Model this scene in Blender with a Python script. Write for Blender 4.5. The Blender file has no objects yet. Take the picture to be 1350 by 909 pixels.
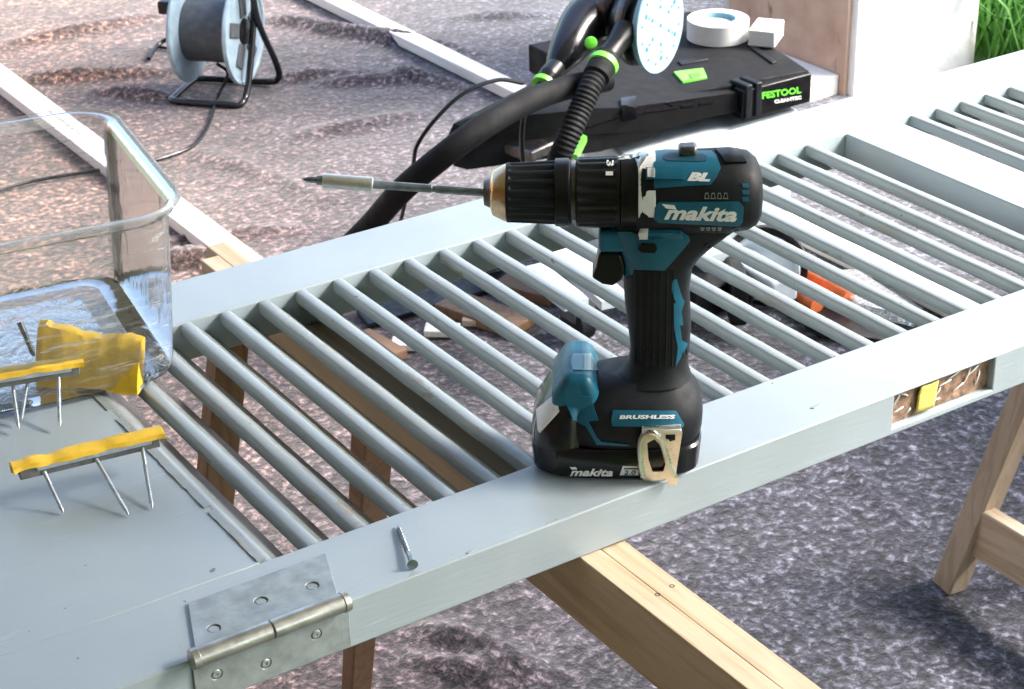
import bpy, bmesh, math, random
from math import sin, cos, pi, radians
from mathutils import Vector, Matrix, noise
from mathutils.bvhtree import BVHTree
random.seed(7)
S = bpy.context.scene
COL = S.collection
# ------------------------------------------------------------------ camera
IMW, IMH = 1350.0, 909.0
CAM = Vector((-.17546, -.90355, .6925)); YAW, PITCH, ROLL, FPX = .5697, .4725, -.0268, 2515.2
FWD = Vector((sin(YAW)*cos(PITCH), cos(YAW)*cos(PITCH), -sin(PITCH)))
_r = Vector((cos(YAW), -sin(YAW), 0)); _u = _r.cross(FWD)
RGT = _r*cos(ROLL)+_u*sin(ROLL); UPV = -_r*sin(ROLL)+_u*cos(ROLL)
cd = bpy.data.cameras.new('camera'); cam = bpy.data.objects.new('camera', cd); COL.objects.link(cam)
cam.matrix_world = Matrix(((RGT.x, UPV.x, -FWD.x, CAM.x), (RGT.y, UPV.y, -FWD.y, CAM.y), (RGT.z, UPV.z, -FWD.z, CAM.z), (0, 0, 0, 1)))
cd.sensor_width = 36; cd.lens = FPX/IMW*36; cd.clip_start = .02; cd.clip_end = 500
cd.dof.use_dof = True; cd.dof.focus_distance = 1.28; cd.dof.aperture_fstop = 40
S.camera = cam
def ray(px, py):
    return (FWD+RGT*((px-IMW/2)/FPX)-UPV*((py-IMH/2)/FPX)).normalized()
def at(px, py, z=0.0):                 # where the sight line of a photo point meets the height z (metres)
    d = ray(px, py); return CAM+d*((z-CAM.z)/d.z)
def atY(px, py, y):
    d = ray(px, py); return CAM+d*((y-CAM.y)/d.y)
# ------------------------------------------------------------------ light
SUN_EL, SUN_AZ = radians(40), radians(-28)         # azimuth measured from +X towards +Y
sundir = Vector((cos(SUN_EL)*cos(SUN_AZ), cos(SUN_EL)*sin(SUN_AZ), sin(SUN_EL)))
w = bpy.data.worlds.new('World'); S.world = w; w.use_nodes = True
nt = w.node_tree; bg = nt.nodes['Background']
sky = nt.nodes.new('ShaderNodeTexSky'); sky.sky_type = 'NISHITA'; sky.sun_disc = False
sky.sun_elevation = SUN_EL; sky.sun_rotation = pi/2-SUN_AZ; sky.dust_density = 3.0; sky.air_density = 1.0; sky.ozone_density = 1.0
nt.links.new(sky.outputs[0], bg.inputs[0]); bg.inputs[1].default_value = .13
sl = bpy.data.lights.new('sun', 'SUN'); sl.energy = 2.7; sl.angle = radians(24); sl.color = (1, .95, .88)
so = bpy.data.objects.new('sun', sl); COL.objects.link(so); so.rotation_euler = sundir.to_track_quat('Z', 'Y').to_euler(); so.location = (3, -2, 4)
S.view_settings.view_transform = 'Standard'; S.view_settings.look = 'None'; S.view_settings.exposure = 2.2; S.view_settings.gamma = 1
S.render.engine = 'CYCLES'
# ------------------------------------------------------------------ materials
def mat(name, col, rough=.5, metal=0, spec=.5, **k):
    m = bpy.data.materials.new(name); m.use_nodes = True
    b = m.node_tree.nodes['Principled BSDF']
    b.inputs['Base Color'].default_value = (*col, 1); b.inputs['Roughness'].default_value = rough
    b.inputs['Metallic'].default_value = metal; b.inputs['Specular IOR Level'].default_value = spec
    return m
def N(m, t, **k):
    n = m.node_tree.nodes.new(t)
    for a, v in k.items():
        if a in n.inputs: n.inputs[a].default_value = v
        else: setattr(n, a, v)
    return n
def LK(m, a, b): m.node_tree.links.new(a, b)
def coords(m, scale=(1, 1, 1), world=True, rot=(0, 0, 0)):
    if world: src = N(m, 'ShaderNodeNewGeometry').outputs['Position']
    else: src = N(m, 'ShaderNodeTexCoord').outputs['Object']
    mp = N(m, 'ShaderNodeMapping'); mp.inputs['Scale'].default_value = scale; mp.inputs['Rotation'].default_value = rot
    LK(m, src, mp.inputs[0]); return mp.outputs[0]
def noisy(m, scale, detail=4, vec=None, rough=.55, dist=0):
    n = N(m, 'ShaderNodeTexNoise'); n.inputs['Scale'].default_value = scale; n.inputs['Detail'].default_value = detail
    n.inputs['Roughness'].default_value = rough; n.inputs['Distortion'].default_value = dist
    if vec is not None: LK(m, vec, n.inputs['Vector'])
    return n.outputs[0]
def ramp(m, fac, stops):
    r = N(m, 'ShaderNodeValToRGB'); e = r.color_ramp.elements
    while len(e) < len(stops): e.new(.5)
    for i, (p, c) in enumerate(stops): e[i].position = p; e[i].color = (*c, 1) if len(c) == 3 else c
    LK(m, fac, r.inputs[0]); return r.outputs[0]
def mix(m, a, b, fac, mode='MIX'):
    n = N(m, 'ShaderNodeMix'); n.data_type = 'RGBA'; n.blend_type = mode
    for s, i in ((fac, 0), (a, 6), (b, 7)):
        if hasattr(s, 'is_output'): LK(m, s, n.inputs[i])
        else: n.inputs[i].default_value = s if i == 0 else (*s, 1)
    return n.outputs[2]
def bump(m, h, strength=.3, dist=.001, b=None):
    n = N(m, 'ShaderNodeBump'); n.inputs['Strength'].default_value = strength; n.inputs['Distance'].default_value = dist
    LK(m, h, n.inputs['Height']); LK(m, n.outputs[0], m.node_tree.nodes['Principled BSDF'].inputs['Normal']); return n
def setin(m, name, sock): LK(m, sock, m.node_tree.nodes['Principled BSDF'].inputs[name])
def grit(m, col, amt=.25, scale=60, rough=None, bmp=.15, bd=.0004, bscale=None):
    v = coords(m); n = noisy(m, scale, 5, v)
    c = tuple(x*(1-amt) for x in col); d = tuple(min(1, x*(1+amt)) for x in col)
    setin(m, 'Base Color', ramp(m, n, [(.3, c), (.7, d)]))
    if rough: setin(m, 'Roughness', ramp(m, noisy(m, scale*.6, 4, v), [(.3, (rough[0],)*3), (.7, (rough[1],)*3)]))
    if bmp: bump(m, noisy(m, bscale or scale*5, 3, v), bmp, bd)
    return m
# grey-blue satin paint: brush marks, faint dirt, small chips
def make_paint(name, chips=.0, tint=(.338, .40, .436), gl=1):
    m = mat(name, tint, .38, spec=.62)
    v = coords(m); vs = coords(m, (1, 14, 14))
    big = noisy(m, 7, 4, v); fine = noisy(m, 160, 4, v, .7)
    c = ramp(m, big, [(.3, tuple(x*.93 for x in tint)), (.7, tuple(x*1.05 for x in tint))])
    c = mix(m, c, (.30, .33, .33), ramp(m, fine, [(.62, (0,)*3), (.8, (.35,)*3)]))
    spots = noisy(m, 75, 2, v); c = mix(m, c, (.12, .10, .08), ramp(m, spots, [(.745, (0,)*3), (.76, (.8,)*3)]))
    scr = noisy(m, 30, 3, coords(m, (.6, 9, 9), rot=(0, 0, .25)), .6); c = mix(m, c, tuple(x*1.25 for x in tint), ramp(m, scr, [(.66, (0,)*3), (.72, (.55,)*3)]))
    sm_ = noisy(m, 3.2, 5, v, .65); c = mix(m, c, tuple(x*.78 for x in tint), ramp(m, sm_, [(.5, (0,)*3), (.75, (.6,)*3)]))
    if chips:
        ch = noisy(m, 38, 6, coords(m, (1, .35, 1)), .65)
        f = ramp(m, ch, [(.62-chips, (0,)*3), (.64-chips, (1,)*3)])
        c = mix(m, c, (.27, .24, .18), f)
    setin(m, 'Base Color', c)
    setin(m, 'Roughness', ramp(m, big, [(.3, (.27*gl,)*3), (.7, (.42*gl,)*3)]))
    bump(m, noisy(m, 25, 5, vs, .65), .22, .0013)
    return m
M = {}
M['paint'] = make_paint('grey_blue_paint')
M['slat'] = make_paint('slat_paint', -.01, (.31, .355, .365), .65)
M['worn'] = make_paint('worn_paint', .03, (.28, .31, .31))
def make_wood(name, a, b, grain=(1, 1, 1), sc=18, rough=.6):
    m = mat(name, a, rough, spec=.3)
    v = coords(m, grain); n = noisy(m, sc, 3, v, .5, .6)
    wv = N(m, 'ShaderNodeMath', operation='SINE'); mu = N(m, 'ShaderNodeMath', operation='MULTIPLY'); mu.inputs[1].default_value = 34
    LK(m, n, mu.inputs[0]); LK(m, mu.outputs[0], wv.inputs[0])
    c = ramp(m, wv.outputs[0], [(0, a), (1, b)])
    fine = noisy(m, sc*14, 3, v, .6)
    c = mix(m, c, tuple(x*.6 for x in b), ramp(m, fine, [(.5, (0,)*3), (.85, (.5,)*3)]))
    c = mix(m, c, (.10, .06, .035), ramp(m, noisy(m, 9, 2, coords(m, (1, .7, 1))), [(.73, (0,)*3), (.77, (.75,)*3)]))
    c = mix(m, c, tuple(x*.72 for x in a), ramp(m, noisy(m, 5, 5, coords(m), .7), [(.5, (0,)*3), (.75, (.55,)*3)]))
    setin(m, 'Base Color', c); bump(m, fine, .25, .0008); return m
M['wood'] = make_wood('pale_spruce', (.60, .49, .35), (.50, .39, .26), (6, .35, 6), 4)
M['wood_leg'] = make_wood('warm_spruce_leg', (.27, .165, .09), (.21, .12, .065), (6, 6, .35), 4)
M['wood_x'] = make_wood('pale_spruce_cross', (.50, .40, .29), (.42, .325, .22), (6, 6, .35), 4)
M['batten'] = make_wood('white_batten', (.90, .87, .80), (.84, .79, .70), (8, .3, 8), 6)
# felt: matted recycled fibres in grey, black, white and pinkish threads
def make_felt():
    m = mat('felt_fleece', (.2, .2, .2), .95, spec=.15)
    v = coords(m)
    w1 = N(m, 'ShaderNodeTexNoise'); w1.inputs['Scale'].default_value = 30; LK(m, v, w1.inputs['Vector'])
    va = N(m, 'ShaderNodeVectorMath', operation='MULTIPLY_ADD'); va.inputs[1].default_value = (.02,)*3
    LK(m, w1.outputs[1], va.inputs[0]); LK(m, v, va.inputs[2]); vv = va.outputs[0]
    a = noisy(m, 80, 4, vv, .66); b = noisy(m, 34, 4, vv, .6); c3 = noisy(m, 230, 4, vv, .7)
    cl = noisy(m, 4.5, 4, v, .6, .5); cl2 = noisy(m, 700, 2, vv, .6); hue = noisy(m, 1.1, 2, v)
    base = ramp(m, a, [(.34, (.014, .014, .018)), (.46, (.055, .053, .060)), (.55, (.12, .116, .124)), (.65, (.42, .41, .415))])
    base = mix(m, base, ramp(m, b, [(.35, (.42, .42, .46)), (.60, (1.3, 1.27, 1.29))]), .75, 'MULTIPLY')
    base = mix(m, base, ramp(m, c3, [(.38, (.5, .5, .54)), (.62, (1.4, 1.37, 1.35))]), .75, 'MULTIPLY')
    base = mix(m, base, ramp(m, hue, [(.42, (.97, 1.0, 1.05)), (.6, (1.04, 1.0, .99))]), .9, 'MULTIPLY')
    base = mix(m, base, ramp(m, cl, [(.32, (.55, .54, .56)), (.52, (1.02, 1.0, 1.0)), (.7, (1.4, 1.37, 1.36))]), 1.0, 'MULTIPLY')
    base = mix(m, base, ramp(m, cl2, [(.35, (.6,)*3), (.65, (1.45,)*3)]), .8, 'MULTIPLY')
    # light painted into the felt: warm and bright far left, bluish and dim right
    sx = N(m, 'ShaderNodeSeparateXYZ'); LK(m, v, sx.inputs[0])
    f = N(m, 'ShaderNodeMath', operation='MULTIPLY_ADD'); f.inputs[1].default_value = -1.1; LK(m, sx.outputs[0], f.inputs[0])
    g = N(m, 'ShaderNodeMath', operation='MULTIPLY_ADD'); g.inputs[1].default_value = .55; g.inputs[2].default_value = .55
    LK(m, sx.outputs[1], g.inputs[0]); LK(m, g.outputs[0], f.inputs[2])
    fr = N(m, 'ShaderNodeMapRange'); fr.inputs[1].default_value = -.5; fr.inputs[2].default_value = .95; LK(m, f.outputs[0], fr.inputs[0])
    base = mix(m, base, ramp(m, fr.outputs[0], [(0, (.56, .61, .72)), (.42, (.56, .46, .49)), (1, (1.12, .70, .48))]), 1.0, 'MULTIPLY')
    setin(m, 'Base Color', base)
    h = N(m, 'ShaderNodeMath', operation='ADD'); LK(m, a, h.inputs[0]); LK(m, b, h.inputs[1])
    bump(m, h.outputs[0], .8, .005)
    bs = m.node_tree.nodes['Principled BSDF']; bs.inputs['Sheen Weight'].default_value = .35; bs.inputs['Sheen Roughness'].default_value = .5
    return m
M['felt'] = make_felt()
M['matteblack'] = grit(mat('matte_black', (.007, .0075, .009), .7, spec=.2), (.007, .0075, .009), .3, 60, (.6, .85), .4, .0004, 500)
M['rubber'] = grit(mat('black_rubber', (.008, .010, .014), .55, spec=.28), (.008, .010, .014), .3, 90, (.42, .66), .5, .0003, 900)
M['blackplastic'] = grit(mat('black_plastic', (.006, .0065, .008), .35, spec=.35), (.006, .0065, .008), .25, 90, (.25, .42), .15, .0002, 700)
M['gloss'] = grit(mat('gloss_black', (.010, .010, .013), .16), (.010, .010, .013), .2, 40, (.1, .25), .05)
M['teal'] = grit(mat('teal_plastic', (.0, .125, .205), .42), (.006, .118, .20), .14, 60, (.33, .52), .25, .0002, 900)
M['tealdark'] = grit(mat('teal_dark', (.0, .06, .10), .45), (.004, .06, .10), .14, 60, (.4, .55), .2, .0002, 900)
M['white'] = grit(mat('white_print', (.88, .89, .90), .5), (.88, .89, .90), .04, 200, None, 0)
M['green'] = grit(mat('lime_plastic', (.16, .72, .06), .4), (.16, .72, .06), .12, 60)
M['bitsteel'] = grit(mat('bit_steel', (.26, .29, .34), .34, .8), (.26, .29, .34), .2, 200, (.25, .45), .2, .0002)
M['steel'] = grit(mat('brushed_steel', (.80, .80, .80), .4, .75), (.80, .80, .80), .08, 300, (.3, .5), .15, .0002)
M['zinc'] = grit(mat('zinc_steel', (.58, .64, .70), .38, .7), (.58, .64, .70), .15, 200, (.3, .5), .2, .0002)
M['darksteel'] = grit(mat('dark_steel', (.16, .155, .15), .38, 1), (.16, .155, .15), .3, 120, (.3, .5), .3, .0003)
M['gold'] = grit(mat('gold_metal', (.78, .58, .36), .25, 1), (.78, .58, .36), .12, 90, (.18, .34), .1)
M['nickel'] = grit(mat('champagne_metal', (.66, .64, .58), .25, 1), (.66, .64, .58), .12, 110, (.2, .38), .12)
M['hinge'] = grit(mat('painted_hinge', (.30, .34, .35), .45, .35), (.31, .35, .36), .22, 70, (.35, .6), .5, .0005, 180)
M['hingebarrel'] = grit(mat('worn_barrel', (.42, .42, .39), .33, .8), (.42, .42, .39), .28, 55, (.25, .5), .4, .0005)
M['recess'] = grit(mat('rusty_recess', (.20, .12, .08), .6), (.24, .15, .10), .55, 150, (.4, .8), .7, .001, 260)
M['lens'] = grit(mat('lamp_lens', (.10, .26, .33), .2), (.10, .26, .33), .1, 60, (.12, .25), .05)
M['yellow'] = grit(mat('yellow_tape', (.78, .50, .03), .5), (.80, .50, .03), .25, 45, (.35, .6), .6, .001, 120)
M['bargrey'] = grit(mat('bar_grey', (.15, .15, .15), .6), (.16, .16, .15), .35, 120)
M['lightgrey'] = grit(mat('tank_grey', (.50, .57, .62), .45), (.50, .57, .62), .08, 60)
M['drumblue'] = grit(mat('drum_blue', (.30, .40, .47), .45), (.30, .40, .47), .18, 40)
M['drumgrey'] = grit(mat('drum_grey', (.07, .08, .09), .6), (.07, .08, .09), .25, 50)
M['pad'] = grit(mat('pad_blue', (.24, .42, .50), .75), (.24, .42, .50), .06, 90)
M['padhole'] = mat('pad_hole', (.03, .16, .26), .8)
M['orange'] = grit(mat('orange_plastic', (.80, .20, .06), .45), (.80, .20, .06), .2, 60)
M['label_yellow'] = grit(mat('yellow_scrap', (.72, .60, .14), .7), (.72, .60, .14), .25, 300, None, .5, .0005)
M['paper'] = grit(mat('white_paper', (.80, .80, .78), .7), (.80, .80, .78), .05, 60)
M['plaster'] = grit(mat('white_plaster', (.86, .86, .84), .85), (.86, .86, .84), .05, 12, None, .5, .003, 60)
def make_beige():
    m = mat('beige_board', (.50, .33, .23), .8)
    v = coords(m); a = noisy(m, 9, 5, v); b = noisy(m, 26, 2, coords(m, (1, 1, .4)))
    c = ramp(m, a, [(.3, (.42, .26, .18)), (.7, (.60, .42, .31))])
    c = mix(m, c, (.17, .10, .07), ramp(m, b, [(.66, (0,)*3), (.74, (.75,)*3)])); setin(m, 'Base Color', c)
    bump(m, noisy(m, 60, 4, v), .4, .002); return m
M['beige'] = make_beige()
def make_grassm(name, a, b):
    m = mat(name, a, .6); v = coords(m); setin(m, 'Base Color', ramp(m, noisy(m, 14, 4, v), [(.3, a), (.7, b)])); 
    m.node_tree.nodes['Principled BSDF'].inputs['Subsurface Weight'].default_value = 0
    return m
M['grass'] = make_grassm('grass_blades', (.04, .16, .015), (.12, .34, .05))
M['lawn'] = make_grassm('lawn_soil', (.03, .07, .015), (.07, .15, .03))
M['wallbrown'] = grit(mat('brown_boards', (.20, .12, .07), .8), (.20, .12, .07), .3, 6, None, .3, .004, 30)
M['shade_canvas'] = grit(mat('shade_canopy_cloth', (.62, .58, .52), .8), (.62, .58, .52), .05, 4, None, 0)
def make_clear(name, tint, gloss=.09, wr=.5, sc=28, body=.0):
    m = bpy.data.materials.new(name); m.use_nodes = True; t = m.node_tree; t.nodes.remove(t.nodes['Principled BSDF'])
    out = t.nodes['Material Output']
    tr = N(m, 'ShaderNodeBsdfTransparent'); tr.inputs[0].default_value = (*tint, 1)
    gl = N(m, 'ShaderNodeBsdfGlossy'); gl.inputs['Roughness'].default_value = .09
    v = coords(m, (1, 1, .25)); h = noisy(m, sc, 4, v, .55, 1.2)
    bp = N(m, 'ShaderNodeBump'); bp.inputs['Strength'].default_value = wr; bp.inputs['Distance'].default_value = .004; LK(m, h, bp.inputs['Height'])
    LK(m, bp.outputs[0], gl.inputs['Normal'])
    fr = N(m, 'ShaderNodeFresnel'); fr.inputs[0].default_value = 1.27; LK(m, bp.outputs[0], fr.inputs['Normal'])
    # scratches and scuffs scatter a little light
    df = N(m, 'ShaderNodeBsdfDiffuse'); df.inputs[0].default_value = (.75, .77, .78, 1)
    sc1 = noisy(m, 40, 3, coords(m, (.5, 4, 9), rot=(0, .35, .2)), .6, .3)
    scf = ramp(m, sc1, [(.50, (body,)*3), (.64, (body+.12,)*3), (.69, (body+.5,)*3), (.72, (body+.1,)*3)])
    m1 = N(m, 'ShaderNodeMixShader'); LK(m, scf, m1.inputs[0]); LK(m, tr.outputs[0], m1.inputs[1]); LK(m, df.outputs[0], m1.inputs[2])
    m2 = N(m, 'ShaderNodeMixShader'); LK(m, fr.outputs[0], m2.inputs[0]); LK(m, m1.outputs[0], m2.inputs[1]); LK(m, gl.outputs[0], m2.inputs[2])
    LK(m, m2.outputs[0], out.inputs[0]); return m
M['clear'] = make_clear('clear_plastic', (.945, .95, .95), wr=.4, sc=22, body=.035)
M['clearrim'] = make_clear('clear_plastic_rim', (.93, .93, .93), wr=.25, body=.16)
M['clearbase'] = make_clear('scuffed_clear_base', (.88, .89, .90), wr=.6, sc=40, body=.08)
for n_ in M['clearbase'].node_tree.nodes:
    if n_.type == 'FRESNEL': n_.inputs[0].default_value = 1.1
    if n_.type == 'BSDF_GLOSSY': n_.inputs['Roughness'].default_value = .35
M['blister'] = make_clear('clear_blister', (.93, .95, .96), wr=1, sc=60, body=.25)
for n_ in M['clearrim'].node_tree.nodes:
    if n_.type == 'FRESNEL': n_.inputs[0].default_value = 1.18
    if n_.type == 'BSDF_GLOSSY': n_.inputs['Roughness'].default_value = .25; n_.inputs['Color'].default_value = (.95, .93, .9, 1)
for n_ in M['clear'].node_tree.nodes:
    if n_.type == 'FRESNEL': n_.inputs[0].default_value = 1.2
# ------------------------------------------------------------------ mesh helpers (all lengths in metres)
class MB:
    def __init__(s): s.v = []; s.f = []
    def add(s, vs, fs):
        o = len(s.v); s.v += [Vector(p) for p in vs]; s.f += [tuple(i+o for i in f) for f in fs]; return s
    def box(s, a, b, R=None):
        x0, y0, z0 = a; x1, y1, z1 = b
        vs = [Vector(p) for p in ((x0, y0, z0), (x1, y0, z0), (x1, y1, z0), (x0, y1, z0), (x0, y0, z1), (x1, y0, z1), (x1, y1, z1), (x0, y1, z1))]
        if R: vs = [R @ p for p in vs]
        return s.add(vs, [(0, 3, 2, 1), (4, 5, 6, 7), (0, 1, 5, 4), (1, 2, 6, 5), (2, 3, 7, 6), (3, 0, 4, 7)])
    def bar(s, p, q, w, h, up=(0, 0, 1)):
        p, q = Vector(p), Vector(q); d = (q-p).normalized(); sd = d.cross(Vector(up)).normalized(); u = sd.cross(d)
        vs = [c+sd*a*w/2+u*b*h/2 for c in (p, q) for a, b in ((-1, -1), (1, -1), (1, 1), (-1, 1))]
        return s.add(vs, [(0, 1, 2, 3), (7, 6, 5, 4), (0, 4, 5, 1), (1, 5, 6, 2), (2, 6, 7, 3), (3, 7, 4, 0)])
    def rings(s, rings, cap=True, close=False):
        n = len(rings[0]); o = len(s.v)
        for r in rings: s.v += [Vector(p) for p in r]
        k = len(rings); rng = range(k if close else k-1)
        for i in rng:
            a, b = o+i*n, o+((i+1) % k)*n
            for j in range(n): s.f.append((a+j, a+(j+1) % n, b+(j+1) % n, b+j))
        if cap and not close:
            s.f.append(tuple(range(o+n-1, o-1, -1))); s.f.append(tuple(range(o+(k-1)*n, o+k*n)))
        return s
    def tube(s, pts, r, n=10, cap=True):
        pts = [Vector(p) for p in pts]; rs = r if isinstance(r, (list, tuple)) else [r]*len(pts)
        t = (pts[1]-pts[0]).normalized(); ref = Vector((0, 0, 1)) if abs(t.z) < .9 else Vector((1, 0, 0))
        u = t.cross(ref).normalized(); out = []
        for i, p in enumerate(pts):
            t = (pts[min(i+1, len(pts)-1)]-pts[max(i-1, 0)]).normalized()
            u = (u-t*u.dot(t)).normalized(); v = t.cross(u)
            out.append([p+(u*cos(2*pi*j/n)+v*sin(2*pi*j/n))*rs[i] for j in range(n)])
        return s.rings(out, cap)
    def lathe(s, prof, o, ax, n=32, ring=False):   # prof: (distance along axis, radius)
        o = Vector(o); ax = Vector(ax).normalized(); ref = Vector((0, 0, 1)) if abs(ax.z) < .9 else Vector((1, 0, 0))
        u = ax.cross(ref).normalized(); v = ax.cross(u)
        return s.rings([[o+ax*t+(u*cos(2*pi*j/n)+v*sin(2*pi*j/n))*r for j in range(n)] for t, r in prof], cap=not ring, close=ring)
    def prism(s, pts, z0, z1, R=None):
        n = len(pts); vs = [Vector((x, y, z)) for z in (z0, z1) for x, y in pts]
        if R: vs = [R @ p for p in vs]
        return s.add(vs, [tuple(range(n-1, -1, -1)), tuple(range(n, 2*n))]+[(i, (i+1) % n, n+(i+1) % n, n+i) for i in range(n)])
    def build(s, name, m, parent=None, bevel=0, seg=2, ang=40, world=True, sub=0):
        me = bpy.data.meshes.new(name); vs = s.v
        if parent is not None and world:
            inv = XF[parent.name].inverted(); vs = [inv @ p for p in vs]
        me.from_pydata([tuple(p) for p in vs], [], s.f); me.update()
        bm = bmesh.new(); bm.from_mesh(me); bmesh.ops.recalc_face_normals(bm, faces=bm.faces); bm.to_mesh(me); bm.free()
        me.materials.append(M[m] if isinstance(m, str) else m)
        for p in me.polygons: p.use_smooth = True
        me.set_sharp_from_angle(angle=radians(ang))
        o = bpy.data.objects.new(name, me); COL.objects.link(o)
        if bevel:
            b = o.modifiers.new('bevel', 'BEVEL'); b.width = bevel; b.segments = seg; b.limit_method = 'ANGLE'; b.angle_limit = radians(35); b.harden_normals = False
        if sub:
            b = o.modifiers.new('subdivision', 'SUBSURF'); b.levels = sub; b.render_levels = sub
        if parent is not None:
            o.parent = parent; XF[o.name] = XF[parent.name]
        else: XF[o.name] = Matrix.Identity(4)
        return o
XF = {}
def tag(o, label, cat, group=None):
    o['label'] = label; o['category'] = cat
    if group: o['group'] = group
    return o
def thing(name, label, cat, loc=(0, 0, 0), rotz=0, group=None):
    o = bpy.data.objects.new(name, None); COL.objects.link(o); o.empty_display_size = .05
    o.location = loc; o.rotation_euler = (0, 0, rotz)
    XF[o.name] = Matrix.Translation(loc) @ Matrix.Rotation(rotz, 4, 'Z')
    return tag(o, label, cat, group)
def smooth_path(pts, k=8):
    pts = [Vector(p) for p in pts]; P = [2*pts[0]-pts[1]]+pts+[2*pts[-1]-pts[-2]]; out = []
    for i in range(1, len(P)-2):
        for j in range(k):
            t = j/k; a, b, c, d = P[i-1:i+3]
            out.append(.5*((2*b)+(c-a)*t+(2*a-5*b+4*c-d)*t*t+(3*b-a-3*c+d)*t**3))
    return out+[pts[-1]]
def rrect(cx, cy, w, h, r, n=5, ang=0):
    out = []
    for sx, sy, a0 in ((1, 1, 0), (-1, 1, pi/2), (-1, -1, pi), (1, -1, 1.5*pi)):
        for i in range(n+1):
            a = a0+pi/2*i/n; out.append(((w/2-r)*sx+r*cos(a), (h/2-r)*sy+r*sin(a)))
    c, s_ = cos(ang), sin(ang)
    return [(cx+x*c-y*s_, cy+x*s_+y*c) for x, y in out]
def superell(ca, cb, a, b, e, n=40):
    out = []
    for j in range(n):
        t = 2*pi*j/n; x = cos(t); y = sin(t)
        out.append((ca+a*math.copysign(abs(x)**(2/e), x), cb+b*math.copysign(abs(y)**(2/e), y)))
    return out
FLOOR = -.80
# ------------------------------------------------------------------ ground
def ground():
    # felt: one sheet, wrinkles as real relief
    nx, ny = 330, 420; x0, x1, y0, y1 = -1.2, 3.05, -.9, 5.6
    vs = []
    def wr(x, y):
        z = 0
        for k, (ax, ay, bx, by, wd, h) in enumerate(WR):
            dx, dy = bx-ax, by-ay; L2 = dx*dx+dy*dy; t = max(0, min(1, ((x-ax)*dx+(y-ay)*dy)/L2))
            px, py = ax+dx*t, ay+dy*t
            d = math.hypot(x-px, y-py)+.02*noise.noise(Vector((x*6, y*6, k)))
            z += 1.1*h*math.exp(-(d/wd)**2)*sin(pi*min(1, max(0, .12+t*.8)))
        z += .006*noise.noise(Vector((x*1.6, y*3.5, 0)))+.0018*noise.noise(Vector((x*9, y*14, 3)))
        return z
    for j in range(ny+1):
        for i in range(nx+1):
            x = x0+(x1-x0)*i/nx; y = y0+(y1-y0)*j/ny; vs.append((x, y, FLOOR+wr(x, y)))
    fs = [(j*(nx+1)+i, j*(nx+1)+i+1, (j+1)*(nx+1)+i+1, (j+1)*(nx+1)+i) for j in range(ny) for i in range(nx)]
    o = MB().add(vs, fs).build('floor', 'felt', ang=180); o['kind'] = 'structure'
    g = MB().add([(-60, -60, FLOOR-.03), (90, -60, FLOOR-.03), (90, 90, FLOOR-.03), (-60, 90, FLOOR-.03)], [(0, 1, 2, 3)]).build('ground', 'lawn'); g['kind'] = 'structure'
WR = []
def wrk(a, b, wd, h):
    A, B = at(*a, FLOOR), at(*b, FLOOR); WR.append((A.x, A.y, B.x, B.y, wd*.6, h*1.1))
wrk((440, 45), (620, 70), .035, .028); wrk((350, 25), (470, 50), .04, .025)
wrk((480, 95), (640, 120), .03, .02); wrk((420, 110), (560, 105), .03, .018)
wrk((0, 110), (220, 95), .035, .025); wrk((130, 120), (230, 130), .03, .02); wrk((350, 105), (480, 95), .03, .018)
wrk((200, 345), (330, 350), .03, .03); wrk((210, 320), (400, 300), .03, .015)
wrk((560, 830), (720, 890), .035, .028); wrk((540, 870), (700, 905), .03, .02)
wrk((1100, 600), (1180, 680), .02, .012); wrk((390, 180), (560, 150), .05, .014); wrk((260, 200), (420, 260), .05, .012)
wrk((0, 60), (200, 20), .05, .015); wrk((600, 25), (720, 20), .04, .012)
ground()
# grass outside, right of the wall
def grass():
    mb = MB(); rnd = random.Random(3)
    for i in range(9000):
        x = rnd.uniform(3.12, 4.7); y = rnd.uniform(1.75, 4.6)
        h = rnd.uniform(.12, .42); a = rnd.uniform(0, 2*pi); ln = rnd.uniform(.15, .8)*h; wd = rnd.uniform(.003, .008)
        sx, sy = -sin(a)*wd, cos(a)*wd; pts = []
        for t, k in ((0, 1), (.5, .8), (.85, .4)):
            c = Vector((x+cos(a)*ln*t*t, y+sin(a)*ln*t*t, FLOOR-.03+h*(t-.25*t*t*ln/h)))
            pts += [c-Vector((sx, sy, 0))*k, c+Vector((sx, sy, 0))*k]
        pts.append(Vector((x+cos(a)*ln, y+sin(a)*ln, FLOOR-.03+h*.8)))
        mb.add(pts, [(0, 1, 3, 2), (2, 3, 5, 4), (4, 5, 6)])
    o = mb.build('grass', 'grass'); o['kind'] = 'stuff'; tag(o, 'long bright green grass growing outside, right of the white pillar', 'grass')
grass()
# ------------------------------------------------------------------ pillar, and unseen roof and walls added to shape the light
t = thing('pillar', 'thick white pillar with beige stained side, behind the shutter', 'pillar', (2.69, 2.13, FLOOR))
MB().box((2.702, 2.13, FLOOR-.02), (3.09, 2.56, 1.9)).build('plaster_core', 'plaster', t, .006)
MB().box((2.688, 2.145, FLOOR), (2.7015, 2.56, 1.9)).build('side_board', 'beige', t, .002)
MB().box((2.60, 2.16, FLOOR), (2.6875, 2.55, FLOOR+.05)).build('skirting', 'batten', t, .003)
t = thing('shade_canopy', 'unseen pale cloth roof added over the working area to shade its left', 'shade_canopy', (0, 1, 1.62))
MB().box((-3.2, -4.2, 1.60), (2.27, 1.4, 1.63)).build('shade_cloth', 'shade_canvas', t)  # unseen roof, its edges placed so the shutter's left end falls in shade
t = thing('shade_wall', 'unseen brown wall added at the left and behind the camera to darken left-facing sides', 'wall', (-2.7, 0, FLOOR))  # unseen wall added to keep the left-facing sides dark
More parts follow.
